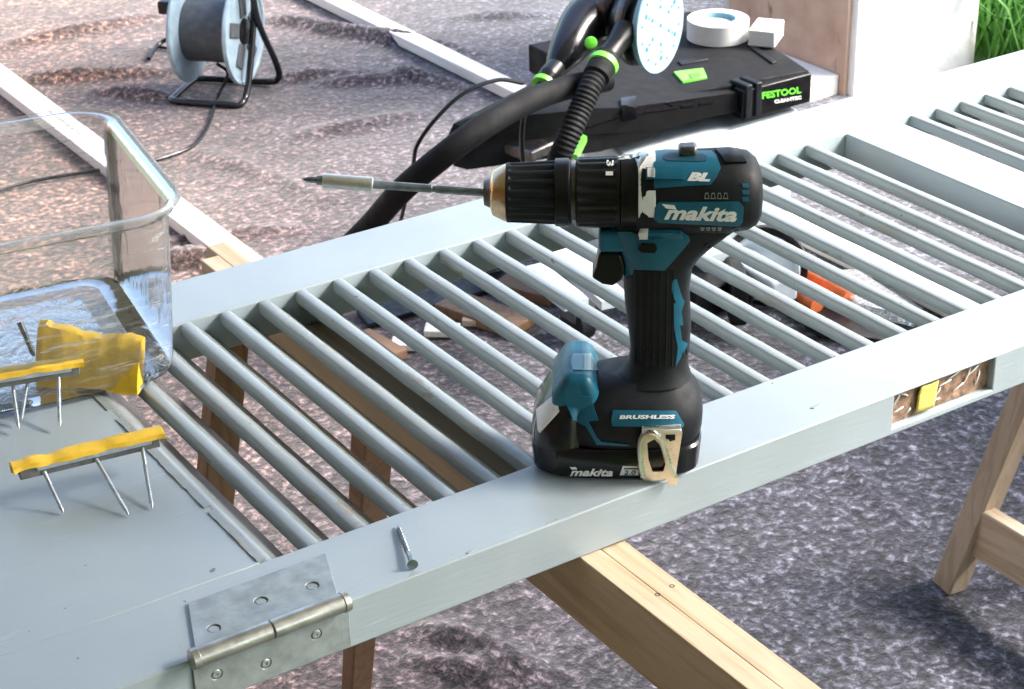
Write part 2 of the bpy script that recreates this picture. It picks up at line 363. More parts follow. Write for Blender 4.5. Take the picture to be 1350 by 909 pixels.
MB().box((-2.9, -4.4, FLOOR-.02), (-2.7, 6.2, 2.2)).build('shade_boarding', 'wallbrown', t)
MB().box((-2.699, -4.4, FLOOR-.02), (.2, -4.2, 2.2)).build('shade_boarding', 'wallbrown', t)
t = thing('shade_screen', 'unseen low dark screen added at the right to shade the near floor', 'light blocker', (2.6, -1.4, FLOOR))
MB().box((2.60, -4.2, FLOOR-.02), (2.64, .95, .28)).build('shade_boarding', 'wallbrown', t)  # unseen blocker, added only to shade the near floor below the shutter
# ------------------------------------------------------------------ shutter
XL, XR = -.34, 1.62           # its two ends (both outside the frame)
W1, W2, W3, T = .072, .4303, .507, .036
XA, XC, XD = .252, 1.084, 1.1505
sh = thing('window_shutter', 'long grey-blue painted louvred window shutter lying flat across the trestles', 'shutter', (.6, .25, -T))
def stile(name, y0, y1, rec=None):
    mb = MB()
    if rec is None: mb.box((XL, y0, -T), (XR, y1, 0))
    else:   # the front face has a mortise cut for the lock
        a, b, z0, z1, d = rec
        xs = [XL, a, b, XR]; zs = [-T, z0, z1, 0]
        for i in range(3):
            for k in range(3):
                if i == 1 and k == 1: mb.box((xs[i], y0+d, zs[k]), (xs[i+1], y1, zs[k+1]))
                else: mb.box((xs[i], y0, zs[k]), (xs[i+1], y1, zs[k+1]))
        bm = bmesh.new(); me = bpy.data.meshes.new('t'); me.from_pydata(mb.v, [], mb.f); bm.from_mesh(me)
        bmesh.ops.remove_doubles(bm, verts=bm.verts, dist=1e-5)
        seen = {}
        for f in bm.faces: seen.setdefault(frozenset(v.index for v in f.verts), []).append(f)
        bmesh.ops.delete(bm, geom=[f for g in seen.values() if len(g) > 1 for f in g], context='FACES')
        bmesh.ops.dissolve_limit(bm, angle_limit=.01, verts=bm.verts, edges=bm.edges)
        bm.verts.index_update(); mb.v = [v.co.copy() for v in bm.verts]; mb.f = [tuple(v.index for v in f.verts) for f in bm.faces]; bm.free()
    return mb.build(name, 'paint', sh, .0016, 3)
near = stile('stile', 0, W1, (.744, .850, -.0305, -.0025, .009)); stile('stile', W2, W3)
near['label'] = 'near long rail with the hinge, the drill and a lock recess'
MB().box((XC, W1+.0004, -T+.0006), (XD, W2-.0004, -.0006)).build('cross_rail', 'paint', sh, .0014, 2)
MB().box((XL+.0005, W1+.0006, -T+.0008), (XA, W2-.0006, -.0009)).build('solid_panel', 'paint', sh, .0015, 2)
# chipped old paint ridge along the panel's edge
mb = MB(); rnd = random.Random(5)
def rg(y, k): return .0011+.0011*noise.noise(Vector((y*40, k, 0)))+.0006*noise.noise(Vector((y*160, k, 3)))
for i in range(104):
    y = W1+.003+i*.0034; y2 = y+.0034
    if noise.noise(Vector((y*30, 9, 0))) < -.38: continue
    mb.prism([(XA-.003-rg(y, 1), y), (XA+.0005+rg(y, 5), y), (XA+.0005+rg(y2, 5), y2), (XA-.003-rg(y2, 1), y2)], -.0035, -.0008+.0009+.0006*noise.noise(Vector((y*60, 2, 2))))
o = mb.build('paint_ridge', 'worn', sh); o['kind'] = 'stuff'
SEC = [(-5, -11), (-5.1, -2.6), (-4.6, -1.5), (-3.8, -.9), (2.6, -.7), (4.6, -1.4), (7, -4.2), (16, -13.2), (29, -25.5), (30.4, -27.6), (29.6, -30), (26.5, -31), (12, -22)]
SEC = [(a/1000, b/1000) for a, b in SEC]
def slat_mesh():
    mb = MB(); n = 26; rings = []; rnd = random.Random(11)
    for i in range(n+1):
        y = W1+.0005+(W2-W1-.001)*i/n
        rings.append([(x+.0004*noise.noise(Vector((y*30, x*200, 0))), y, z+.0005*noise.noise(Vector((y*22, x*150, 7)))) for x, z in SEC])
    mb.rings(rings); return mb
n0 = None
for k in list(range(-2, 21))+list(range(24, 33)):
    x = .32435+.0355559*k
    if x > XR-.05: break
    if n0 is None:
        n0 = slat_mesh().build('slat', 'slat', sh, world=False, ang=40); s0 = n0
    else:
        s0 = bpy.data.objects.new('slat', n0.data); COL.objects.link(s0); s0.parent = sh; XF[s0.name] = XF[sh.name]
    s0.location = (x-.6, -.25, T+random.uniform(-.0005, .0005))
    if k in (0, 3): s0.data = n0.data.copy(); s0.data.materials[0] = M['worn']
MB().box((XR-.09, W1+.0004, -T+.0006), (XR-.0005, W2-.0004, -.0007)).build('end_rail', 'paint', sh, .0014, 2)
# lock mortise: rough stained wood floor, scraps of yellow tape and old paint
mb = MB(); rnd = random.Random(2); nx, nz = 44, 12; vs = []
for k in range(nz+1):
    for i in range(nx+1):
        x = .7442+.1056*i/nx; z = -.0303+.0276*k/nz
        vs.append((x, .0062+.0010*noise.noise(Vector((x*90, z*200, 1)))+.0006*noise.noise(Vector((x*500, z*500, 1))), z))
mb.add(vs, [(j*(nx+1)+i, j*(nx+1)+i+1, (j+1)*(nx+1)+i+1, (j+1)*(nx+1)+i) for j in range(nz) for i in range(nx)])
rc = mb.build('lock_recess', 'recess', sh); rc['label'] = 'brown unpainted lock recess in the near rail'
mb = MB(); vs = []
for k in range(7):
    for i in range(9): vs.append((.771+.019*i/8+.0005*sin(k*1.3)+.003*k/6, .0030+.0006*noise.noise(Vector((i*.7, k*.7, 0))), -.0275+.022*k/6+.0004*sin(i*1.1)))
mb.add(vs, [(j*9+i, j*9+i+1, (j+1)*9+i+1, (j+1)*9+i) for j in range(6) for i in range(8)])
o = mb.build('yellow_scrap', 'label_yellow', rc); sm = o.modifiers.new('s', 'SOLIDIFY'); sm.thickness = .001
mb = MB()
for x, z, l, a in ((.752, -.010, .012, .9), (.755, -.02, .010, .2), (.760, -.009, .008, -.5), (.795, -.018, .01, .8), (.803, -.012, .013, .15), (.812, -.008, .014, .3), (.826, -.013, .015, 1.1), (.833, -.010, .013, .5), (.838, -.018, .012, 1.3), (.795, -.024, .007, 0), (.765, -.024, .006, .6), (.818, -.020, .012, .4)):
    mb.tube(smooth_path([(x-l/2*cos(a), .0058, z-l/2*sin(a)), (x, .0048, z+.001), (x+l/2*cos(a), .0058, z+l/2*sin(a))], 3), [.0003]+[.0007]*5+[.0003], 5)
mb.build('paint_flake', 'paper', rc)['kind'] = 'stuff'
# hinge: one leaf on the rail's top, one on its front face, rolled barrel along the edge
def plate_with_holes(P0, U, V, w, h, holes, th, mname, name, par, rr=.0045):
    Nn = U.cross(V).normalized()
    bm = bmesh.new()
    out = [(0, 0), (w, 0), (w, h), (0, h)]; U0, V0 = U, V; V = Vector((0, V.y, V.z)) if V.y > .5 else V; sk = V0.x
    ed = []
    def loop(pts):
        vs = [bm.verts.new(P0+U*a+V*b) for a, b in pts]
        for i in range(len(vs)): ed.append(bm.edges.new((vs[i], vs[(i+1) % len(vs)])))
    loop([(a+sk*b, b) for a, b in out])
    for a, b in [(a+sk*b, b) for a, b in holes]: loop([(a+rr*cos(2*pi*i/16), b+rr*sin(2*pi*i/16)) for i in range(16)])
    bmesh.ops.triangle_fill(bm, edges=ed, use_beauty=True)
    for f in list(bm.faces):
        c = f.calc_center_median()-P0; a, b = c.dot(U), c.dot(V)
        if any((a-x-sk*y)**2+(b-y)**2 < (rr*.98)**2 for x, y in holes): bm.faces.remove(f)
    r = bmesh.ops.extrude_face_region(bm, geom=list(bm.faces))
    for v in [g for g in r['geom'] if isinstance(g, bmesh.types.BMVert)]: v.co += Nn*th
    bm.verts.index_update(); mb = MB(); mb.v = [v.co.copy() for v in bm.verts]; mb.f = [tuple(v.index for v in f.verts) for f in bm.faces]; bm.free()
    return mb.build(name, mname, par, .0003, 1, ang=30)
hg = MB()
A, B = Vector((.1640, -.0052, .0045)), Vector((.2725, -.0052, .0045)); ax = (B-A).normalized()
Lh = (B-A).length
hinge = MB().lathe([(0, .0052), (.0005, .0066), (.0045, .0068), (.005, .0062), (Lh*.49, .0062), (Lh*.495, .0056)], A, ax, 24).build('hinge', 'hingebarrel', sh)
hinge['label'] = 'large steel hinge with rolled barrel and six screw holes on the near rail'
MB().lathe([(Lh*.502, .0056), (Lh*.507, .0062), (Lh-.005, .0062), (Lh-.0045, .0068), (Lh-.0005, .0066), (Lh, .0052)], A, ax, 24).build('knuckle', 'hingebarrel', hinge)
U, V = Vector((1, 0, 0)), Vector((0, 1, 0))
holes = [(.016, .020), (.052, .036), (.092, .020)]
SK = Vector((.36, 1, 0))
plate_with_holes(Vector((.170, .0005, .0004)), U, SK, .099, .0545, [(.014, .020), (.048, .030), (.084, .026)], .0014, 'hinge', 'leaf', hinge)
plate_with_holes(Vector((.166, -.0004, -.0335)), U, Vector((0, 0, 1)), .108, .0325, [(.015, .018), (.048, .012), (.084, .019)], .0014, 'hinge', 'leaf', hinge, .0038)
for a, b in [(.014+.0072, .020), (.048+.0108, .030), (.084+.0094, .026)]:
    MB().lathe([(0, .0041), (.0005, .0041), (.0005, .0036), (.0009, .0033), (.0009, .0001)], (.170+a, .0005+b, .0002), (0, 0, 1), 18).build('screw_seat', 'hinge', hinge)
for a, b in [(.015, .018), (.048, .012), (.084, .019)]:
    MB().lathe([(0, .0034), (.0010, .0034), (.0018, .0026), (.0018, .0012), (.0012, .0010), (.0012, .0001)], (.166+a, -.0002, -.0335+b), (0, -1, 0), 16).build('screw_head', 'hinge', hinge)
# ------------------------------------------------------------------ trestles
def screws_on(path): pass
tr = thing('trestle', 'pale wooden trestle whose double-plank top beam carries the shutter in the middle', 'trestle', (.47, .5, FLOOR), group='wooden trestles')
MB().box((.4545, -.33, -.0925), (.4725, .612, -.0365)).build('beam_plank', 'wood', tr, .001)
MB().box((.4733, -.33, -.0905), (.4935, .640, -.0375)).build('beam_plank', 'wood', tr, .001)
for (p, q) in (((.492, .36, -.10), (.705, .86, FLOOR)), ((.500, -.29, -.10), (.70, -.6, FLOOR)), ((.452, .56, -.10), (.26, .46, FLOOR)), ((.452, -.29, -.10), (.22, -.6, FLOOR))):
    MB().bar(p, q, .032, .022, (0, 1, 0)).build('leg', 'wood_leg', tr, .0015)
tr2 = thing('trestle', 'pale wooden trestle leg with low cross piece at the right, under the shutter end', 'trestle', (1.6, .4, FLOOR), group='wooden trestles')
MB().bar((1.60, .47, -.10), (1.485, .600, FLOOR), .034, .034, (0, 1, 0)).build('leg', 'wood_x', tr2, .002)
MB().bar((1.585, -.25, -.10), (1.485, -.25, FLOOR), .034, .034, (0, 1, 0)).build('leg', 'wood_x', tr2, .002)
MB().bar((1.501, .5765, FLOOR+.10), (1.501, -.2265, FLOOR+.10), .022, .075).build('cross_piece', 'wood', tr2, .002)
MB().box((1.585, -.35, -.098), (1.61, .50, -.0365)).build('beam_plank', 'wood', tr2, .001)
for y in (.48, -.25): MB().bar((1.61, y-.02, -.10), (1.71, y, FLOOR), .046, .046, (0, 1, 0)).build('leg', 'wood_x', tr2, .002)
# battens on the felt
bt = MB().box((2.062, 1.05, FLOOR+.004), (2.112, 4.1, FLOOR+.030)).build('batten', 'batten', None, .002)
tag(bt, 'long white wooden batten lying on the felt behind the vacuum cleaner', 'batten')
q0, q1, q2, q3 = at(205, 297, FLOOR), at(0, 118, FLOOR), at(240, 290, FLOOR), at(0, 85, FLOOR)
xa, xb = (q0.x+q1.x)/2, (q2.x+q3.x)/2; xm = (xa+xb)/2
for a, b, lb in ((xa, xm-.0015, 'left one of two white battens lying side by side on the felt at the left'), (xm+.0015, xb, 'right one of two white battens lying side by side on the felt at the left')):
    o = MB().box((a, 1.98, FLOOR+.003), (b, 4.6, FLOOR+.028)).build('batten', 'batten', None, .002); tag(o, lb, 'batten', 'white battens on the felt')
bt['group'] = 'white battens on the felt'
# ------------------------------------------------------------------ drill
DB = at(814, 596, 0); DANG = math.atan2(RGT.y, RGT.x)+radians(-2.5)
dr = thing('cordless_drill', 'teal and black cordless drill with long bit standing upright on the shutter', 'drill', (DB.x, DB.y, 0), DANG)
MD = XF[dr.name]; MDI = MD.inverted()
def pl(px, py, d=0.0):        # photo point -> drill plane y=-d : local (x, z)
    o = MDI @ CAM; v = MDI.to_3x3() @ ray(px, py); q = o+v*((-d-o.y)/v.y); return q.x, q.z
ZA = .2010
def dbuild(mb, name, m, par=dr, **k): return mb.build(name, m, par, world=False, **k)
def loftx(secs, n=44):
    return MB().rings([[(x, a, b) for a, b in superell(0, zc, hw, hh, e, n)] for x, zc, hh, hw, e in secs])
def loftz(secs, n=44):
    return MB().rings([[(a, b, z) for a, b in superell((x0+x1)/2, yc, (x1-x0)/2, hw, e, n)] for z, x0, x1, hw, yc, e in secs])
mm = .001
# motor housing
H = loftx([(12*mm, ZA-.001, 25*mm, 25*mm, 2.1), (16*mm, ZA-.001, 26.5*mm, 26.5*mm, 2.3), (30*mm, ZA-.001, 27.5*mm, 27*mm, 2.5), (55*mm, ZA, 27.5*mm, 27.5*mm, 2.5), (74*mm, ZA+.001, 27.5*mm, 28*mm, 2.4), (86*mm, ZA+.001, 25.5*mm, 26.5*mm, 2.4), (92*mm, ZA, 21.5*mm, 23*mm, 2.4), (95*mm, ZA-.001, 15*mm, 17*mm, 2.3), (96*mm, ZA-.001, 6*mm, 8*mm, 2)])
body = dbuild(H, 'housing', 'rubber')
# handle, from the housing down into the foot
def hx(py, l, r): a = pl(l, py)[0]; b = pl(r, py)[0]; return pl((l+r)/2, py)[1], a, b
HS = []
for py, l, r, hw in ((285, 800, 985, 19), (302, 806, 968, 19.5), (318, 812, 945, 19), (334, 820, 925, 18), (350, 822, 913, 17), (375, 822, 909, 16.5), (400, 824, 910, 16.5), (430, 828, 911, 17), (455, 831, 909, 17.5), (472, 829, 907, 19), (484, 820, 908, 22), (492, 803, 911, 26)):
    z, a, b = hx(py, l, r); HS.append((z, a, b, hw*mm, 0, 2.4))
handle = dbuild(loftz(HS[::-1]), 'handle', 'rubber')
FB = [(.0245, -.044, .058, .038, 0, 3.0), (.029, -.0445, .0595, .0390, 0, 3.0), (.040, -.044, .0600, .0388, 0, 3.0), (.048, -.042, .0590, .0370, 0, 2.8), (.055, -.038, .0560, .033, 0, 2.6), (.061, -.032, .0515, .028, 0, 2.5), (.067, -.012, .048, .022, 0, 2.4)]
foot = dbuild(loftz(FB), 'foot', 'rubber')
BT = [(.0, -.0545, .0535, .0370, 0, 3.4), (.001, -.056, .055, .0385, 0, 3.6), (.004, -.0600, .0575, .0395, 0, 4.4), (.0225, -.0610, .0590, .0400, 0, 4.4), (.0242, -.0600, .0580, .0390, 0, 4.2)]
batt = dbuild(loftz(BT), 'battery', 'gloss')
BF = [(.0235, -.0605, -.020, .0385, 0, 3.2), (.032, -.0600, -.020, .0380, 0, 3.0), (.043, -.0570, -.020, .0355, 0, 2.8), (.052, -.052, -.020, .032, 0, 2.6), (.058, -.0455, -.02, .027, 0, 2.4)]
bfront = dbuild(loftz(BF), 'battery_front', 'gloss')
mb = MB().prism([(-.046, .034), (-.014, .034), (-.013, .062), (-.019, .0765), (-.036, .0765), (-.0455, .062)], -.030, .030, Matrix.Rotation(pi/2, 4, 'X')); lampb = dbuild(mb, 'lamp_housing', 'teal', bevel=.006, seg=5)
# gear case ring, torque collar, chuck
case = dbuild(MB().lathe([(13*mm, .0245), (13.5*mm, .0262), (20*mm, .0272), (24.5*mm, .0275), (25*mm, .026)], (0, 0, ZA), (1, 0, 0), 48), 'gear_case', 'white')
def grooved(x0, x1, r0, r1, n, depth, e=.0):
    mb = MB(); rings = []; K = n*6
    for t, f in ((0, -1), (.02, 0), (.06, 0), (.10, 1), (.86, 1), (.92, 0), (.97, 0), (1, -1)):
        x = x0+(x1-x0)*t; R = r0+(r1-r0)*t+(-.0012 if f == -1 else 0); rg = []
        for j in range(K):
            a = 2*pi*j/K; g = depth if (f == 1 and j % 6 in (2, 3)) else 0
            if f == 1 and j % 6 in (1, 4): g = depth*.25
            rg.append((x, (R-g)*cos(a), ZA+(R-g)*sin(a)))
        rings.append(rg)
    return mb.rings(rings)
collar = dbuild(grooved(-28*mm, 2*mm, .0235, .0245, 20, .0011), 'torque_collar', 'blackplastic')
col2 = dbuild(MB().lathe([(1.5*mm, .0238), (2*mm, .0247), (13*mm, .0252), (13.5*mm, .0242)], (0, 0, ZA), (1, 0, 0), 48), 'mode_ring', 'blackplastic')
chuck = dbuild(grooved(-75*mm, -31*mm, .0200, .0222, 18, .0017), 'chuck', 'rubber')
dbuild(MB().lathe([(-42*mm, .0221), (-41.5*mm, .0228), (-33*mm, .0230), (-32.5*mm, .0222)], (0, 0, ZA), (1, 0, 0), 48), 'chuck_band', 'blackplastic', chuck)
dbuild(MB().lathe([(-31.2*mm, .0195), (-27.6*mm, .0195)], (0, 0, ZA), (1, 0, 0), 32), 'chuck_gap', 'darksteel', chuck)
dbuild(MB().lathe([(-85*mm, .0125), (-84*mm, .0150), (-82.5*mm, .0160), (-76*mm, .0192), (-74.6*mm, .0195)], (0, 0, ZA), (1, 0, 0), 40), 'gold_ring', 'gold', chuck)
dbuild(MB().lathe([(-90*mm, .0050), (-89.5*mm, .0085), (-86*mm, .0100), (-84*mm, .0122)], (0, 0, ZA), (1, 0, 0), 32), 'chuck_nose', 'darksteel', chuck)
BZ = .0025
b0 = Vector((-88*mm, 0, ZA)); bend = MDI @ (CAM+ray(400, 232)*((MD @ Vector((-.213, 0, .2))-CAM).length))
bax = Vector((-1, 0, .085)).normalized()
def hexrod(o, ax, l0, l1, r, n=6):
    return MB().lathe([(l0, r*.8), (l0+.0008, r), (l1-.0008, r), (l1, r*.8)], o, ax, n)
bit = dbuild(MB().lathe([(0, .0027), (.034, .0029), (.0345, .0023), (.0365, .0023), (.037, .0029), (.076, .0029), (.0765, .0032)], b0, bax, 14), 'drill_bit', 'bitsteel')
dbuild(MB().lathe([(.0762, .0040), (.0768, .0049), (.109, .0050), (.1102, .0046), (.1105, .003)], b0, bax, 24), 'magnetic_sleeve', 'steel', bit)
dbuild(MB().lathe([(.110, .0034), (.114, .0033), (.1145, .0022), (.120, .0021), (.1225, .0013), (.124, .0003)], b0, bax, 8), 'screw_bit', 'bitsteel', bit)
# ray-conformed skin pieces: real raised panels lying on the body surface
def bvh_of(objs):
    bm = bmesh.new(); dg = bpy.context.evaluated_depsgraph_get()
    for o in objs:
        b2 = bmesh.new(); b2.from_object(o, dg); b2.transform(XF[o.name]); me = bpy.data.meshes.new('x'); b2.to_mesh(me); b2.free(); bm.from_mesh(me); bpy.data.meshes.remove(me)
    t = BVHTree.FromBMesh(bm); bm.free(); return t
def skin(bm, tree, name, m, par, h=.0006, sink=.0012, world=True):
    # bm: flat mesh in photo coordinates (x,y); moved onto the surface and given thickness
    bm.verts.ensure_lookup_table(); hits = []; ok = []
    for v in bm.verts:
        hit = tree.ray_cast(CAM, ray(v.co.x, v.co.y))
        hits.append(hit if hit[0] is not None else None)
    ds = sorted(h_[3] for h_ in hits if h_)
    if not ds: return None
    med = ds[len(ds)//2]
    for i, v in enumerate(bm.verts):
        if hits[i] and abs(hits[i][3]-med) < .06: P, n = hits[i][0], hits[i][1]
        else:
            q = CAM+ray(v.co.x, v.co.y)*med; r_ = tree.find_nearest(q); P, n = r_[0], r_[1]
        if n.dot(CAM-P) < 0: n = -n
        hits[i] = (P, n)
    smn = []
    for v in bm.verts:
        n = hits[v.index][1].copy()
        for e in v.link_edges: n += hits[e.other_vert(v).index][1]
        smn.append(n.normalized())
    mb = MB(); nv = len(bm.verts)
    mb.v = [hits[i][0]+smn[i]*h for i in range(nv)]
    mb.f = [tuple(v.index for v in f.verts) for f in bm.faces]
    lo = {}
    for e in bm.edges:
        if e.is_boundary:
            a, b = e.verts[0].index, e.verts[1].index
            for k in (a, b):
                if k not in lo: lo[k] = len(mb.v); mb.v.append(hits[k][0]-smn[k]*sink)
            mb.f.append((a, b, lo[b], lo[a]))
    bm.free()
    return mb.build(name, m, par, ang=50)
def poly_bm(pts, holes=(), step=3.0):
    bm = bmesh.new(); ed = []
    for lp in (pts,)+tuple(holes):
        vs = [bm.verts.new((x, y, 0)) for x, y in lp]
        for i in range(len(vs)): ed.append(bm.edges.new((vs[i], vs[(i+1) % len(vs)])))
    bmesh.ops.triangle_fill(bm, edges=ed, use_beauty=True)
    for ax in (0, 1):
        lo = min(p[ax] for p in pts); hi = max(p[ax] for p in pts); c = lo+step
        while c < hi:
            co = [0, 0, 0]; co[ax] = c; no = [0, 0, 0]; no[ax] = 1
            bmesh.ops.bisect_plane(bm, geom=bm.verts[:]+bm.edges[:]+bm.faces[:], plane_co=co, plane_no=no); c += step
    bm.verts.index_update(); return bm
def text_bm(txt, p0, p1, h, shear=.0, off=.0, step=0):      # baseline from p0 to p1 (photo points), cap height h
    cu = bpy.data.curves.new('t', 'FONT'); cu.body = txt; cu.shear = shear; cu.offset = off; cu.resolution_u = 3
    ob = bpy.data.objects.new('t', cu); COL.objects.link(ob); dg = bpy.context.evaluated_depsgraph_get(); dg.update()
    me = bpy.data.meshes.new_from_object(ob.evaluated_get(dg)); bpy.data.objects.remove(ob)
    bm = bmesh.new(); bm.from_mesh(me); bpy.data.meshes.remove(me); bpy.data.curves.remove(cu)
    xs = [v.co.x for v in bm.verts]; x0, x1 = min(xs), max(xs)
    bmesh.ops.remove_doubles(bm, verts=bm.verts, dist=1e-5)
    p0, p1 = Vector((*p0, 0)), Vector((*p1, 0)); d = p1-p0; n = Vector((d.y, -d.x, 0)).normalized()
    for v in bm.verts: v.co = p0+d*((v.co.x-x0)/(x1-x0))+n*(v.co.y/.70*h)
    bm.verts.index_update(); return bm
def C(x0, y0, s, *pts): return [(x0+x/s, y0+y/s) for x, y in pts]
TB = bvh_of([body, handle])
S1 = 1345/370
teal_top = C(640, 180, S1, (812, 72), (870, 66), (1085, 72), (1105, 90), (1128, 150), (1108, 195), (1080, 232), (960, 238), (808, 250), (806, 140))
o = skin(poly_bm(teal_top), TB, 'top_shell', 'teal', body)
TT = bvh_of([body, handle, o])
skin(poly_bm(C(640, 180, S1, (850, 92), (880, 80), (1040, 84), (1062, 96), (1056, 118), (1030, 122), (870, 118), (852, 108)), step=3), TT, 'speed_switch_slot', 'tealdark', body, .0004)
mb = MB().box((.040, -.006, ZA+.026), (.052, .006, ZA+.0335)); dbuild(mb, 'speed_switch', 'darksteel', body, bevel=.002)
rib = skin(poly_bm(C(640, 180, S1, (770, 158), (925, 158), (950, 210), (770, 206))), TT, 'screw_tower', 'teal', body, .0022)
skin(poly_bm(C(640, 180, S1, (778, 162), (812, 162), (812, 202), (778, 202))), TT, 'screw_tower_cap', 'white', body, .0032)
logo = skin(poly_bm(C(640, 180, S1, (832, 316), (1215, 312), (1238, 340), (1232, 408), (1215, 430), (830, 412), (808, 395), (812, 340))), TB, 'logo_panel', 'teal', body, .0008)
TL = bvh_of([body, logo])
skin(text_bm('makita', (875.5, 288.5), (971, 291.5), 17, .32, .035), TL, 'lettering', 'white', body, .0005, .0003)
skin(poly_bm(C(640, 180, S1, (846, 325), (905, 330), (915, 350), (866, 345)), step=2), TL, 'lettering', 'white', body, .0005, .0003)
skin(text_bm('BL', (906, 238), (936.5, 239), 10, .3, .06), TT, 'lettering', 'white', body, .0005, .0003)
# teal grip front shell around the trigger
shell = C(640, 180, S1, (545, 455), (700, 455), (735, 470), (740, 500), (930, 450), (975, 478), (980, 500), (930, 560), (860, 640), (700, 636), (660, 690), (625, 712), (640, 680), (665, 620), (660, 570), (630, 545), (540, 530))
o = skin(poly_bm(shell), TB, 'grip_shell', 'teal', handle, .0010)
rib = skin(poly_bm(C(640, 180, S1, (742, 448), (930, 448), (955, 490), (742, 488))), bvh_of([body, handle, o]), 'screw_tower', 'teal', handle, .0028)
skin(poly_bm(C(640, 180, S1, (742, 442), (780, 442), (780, 486), (742, 486))), bvh_of([body, handle, o]), 'screw_tower_cap', 'white', handle, .0036)
skin(poly_bm(C(640, 180, S1, (748, 512), (812, 514), (824, 535), (812, 556), (750, 552), (732, 533))), bvh_of([body, handle, o]), 'direction_lever', 'blackplastic', handle, .0016)
# trigger guard block and trigger
gx0, gz0 = pl(789, 306); gx1, gz1 = pl(830, 330)
dbuild(MB().box((gx0, -.013, pl(0, 327)[1]), (pl(850, 0)[0], .013, pl(0, 300)[1])), 'guard', 'teal', handle, bevel=.003, seg=3)
tp = [pl(x, y) for x, y in C(640, 180, S1, (545, 528), (650, 535), (672, 600), (655, 660), (610, 690), (560, 680), (508, 648), (530, 600))]
mb = MB(); mb.prism(tp, -.0105, .0105, Matrix.Rotation(pi/2, 4, 'X')); dbuild(mb, 'trigger', 'blackplastic', handle, bevel=.002, seg=3)
skin(poly_bm(C(640, 180, S1, (895, 690), (915, 682), (940, 770), (952, 790), (938, 840), (946, 905), (905, 905), (912, 800), (892, 740)), step=3), TB, 'grip_inlay', 'teal', handle, .0006)
S2 = 1049/300
skin(poly_bm(C(680, 400, S2, (728, 0), (765, 0), (755, 100), (765, 170), (790, 185), (765, 240), (735, 292), (745, 200), (728, 110)), step=3), TB, 'grip_inlay', 'teal', handle, .0006)
for s, e in (((1045, 300), (1165, 300)), ((1025, 435), (1135, 440))):
    a, b = C(640, 180, S1, s, e); n = 4; up = -1 if s[1] < 400 else 1
    for k in range(n):
        x = a[0]+(b[0]-a[0])*k/n+1; y = a[1]
        w_ = (b[0]-a[0])/n-1.4; hh = 8 if up < 0 else 4
        skin(poly_bm([(x, y), (x+w_, y), (x+w_-1.5, y+up*hh), (x+1.5, y+up*hh)], [[(x+1.2, y+up*1.2), (x+2.2, y+up*(hh-1.2)), (x+w_-2.2, y+up*(hh-1.2)), (x+w_-1.2, y+up*1.2)][::1]], 50), TB, 'vent', 'hinge', body, .0005)
for k in range(3):
    y = 242+k*9
    skin(poly_bm([(978, y), (987, y), (988, y+5.5), (979, y+5.5)], step=3), TB, 'rear_vent', 'teal', body, .0005)
skin(poly_bm(C(640, 180, S1, (1100, 66), (1210, 66), (1250, 130), (1150, 130), (1130, 100)), step=3), TB, 'rear_cap', 'blackplastic', body, .0016)
# foot details
FT = bvh_of([foot, batt, bfront, lampb, handle])
skin(poly_bm(C(680, 400, S2, (222, 300), (262, 310), (300, 425), (350, 430), (350, 445), (380, 540), (335, 545), (372, 618), (395, 638), (520, 650), (520, 656), (375, 650), (345, 600), (325, 568), (262, 535), (222, 440))), FT, 'foot_shell', 'teal', foot, .0009)
skin(poly_bm(C(680, 400, S2, (262, 236), (345, 234), (362, 262), (378, 312), (262, 310), (254, 270)), step=3), FT, 'lamp_lens', 'lens', lampb, .0008)
bp = skin(poly_bm(C(680, 400, S2, (448, 492), (738, 496), (775, 558), (768, 572), (445, 566), (440, 540))), FT, 'badge', 'teal', foot, .0007)
skin(text_bm('BRUSHLESS', (816.5, 552.5), (890, 552), 4.6, .15, .04), bvh_of([foot, bp]), 'lettering', 'white', foot, .0005, .0003)
st = C(680, 400, S2, (98, 490), (178, 424), (188, 430), (200, 500), (112, 598), (104, 585))
skin(poly_bm(st, step=3), bvh_of([batt, bfront]), 'sticker', 'white', bfront, .0007)
BV = bvh_of([batt])
skin(text_bm('makita', (751, 627), (808, 627.5), 9, .32, .03), BV, 'lettering', 'white', batt, .0004, .0003)
skin(poly_bm([(751, 616), (759, 616), (761, 619), (754, 619)]), BV, 'lettering', 'white', batt, .0004, .0003)
skin(poly_bm([(817, 626.5), (821, 614.5), (846, 615), (846, 617), (823, 617), (822, 619), (842, 619), (842, 626.5)]), BV, 'lettering', 'white', batt, .0004, .0003)
skin(text_bm('2.0', (822.5, 625.5), (838, 625.5), 5.6, .2, .0), BV, 'lettering', 'tealdark', batt, .0009, .0003)
CV = bvh_of([collar, col2])
skin(text_bm('1', (799, 226.5), (799, 231.5), 9, 0, .03), CV, 'lettering', 'white', col2, .0006, .0003)
skin(text_bm('3', (800, 212), (800, 219.5), 9, 0, .03), CV, 'lettering', 'white', col2, .0006, .0003)
skin(text_bm('2', (815, 211), (832, 210), 4, 0, .03), CV, 'lettering', 'white', col2, .0006, .0003)
# bronze edge of the gear case on top
skin(poly_bm(C(780, 190, 7.5, (410, 105), (470, 10), (545, 12), (560, 60), (540, 150), (470, 250), (440, 190)), step=3), bvh_of([body, case, col2]), 'case_edge', 'nickel', case, .0012)
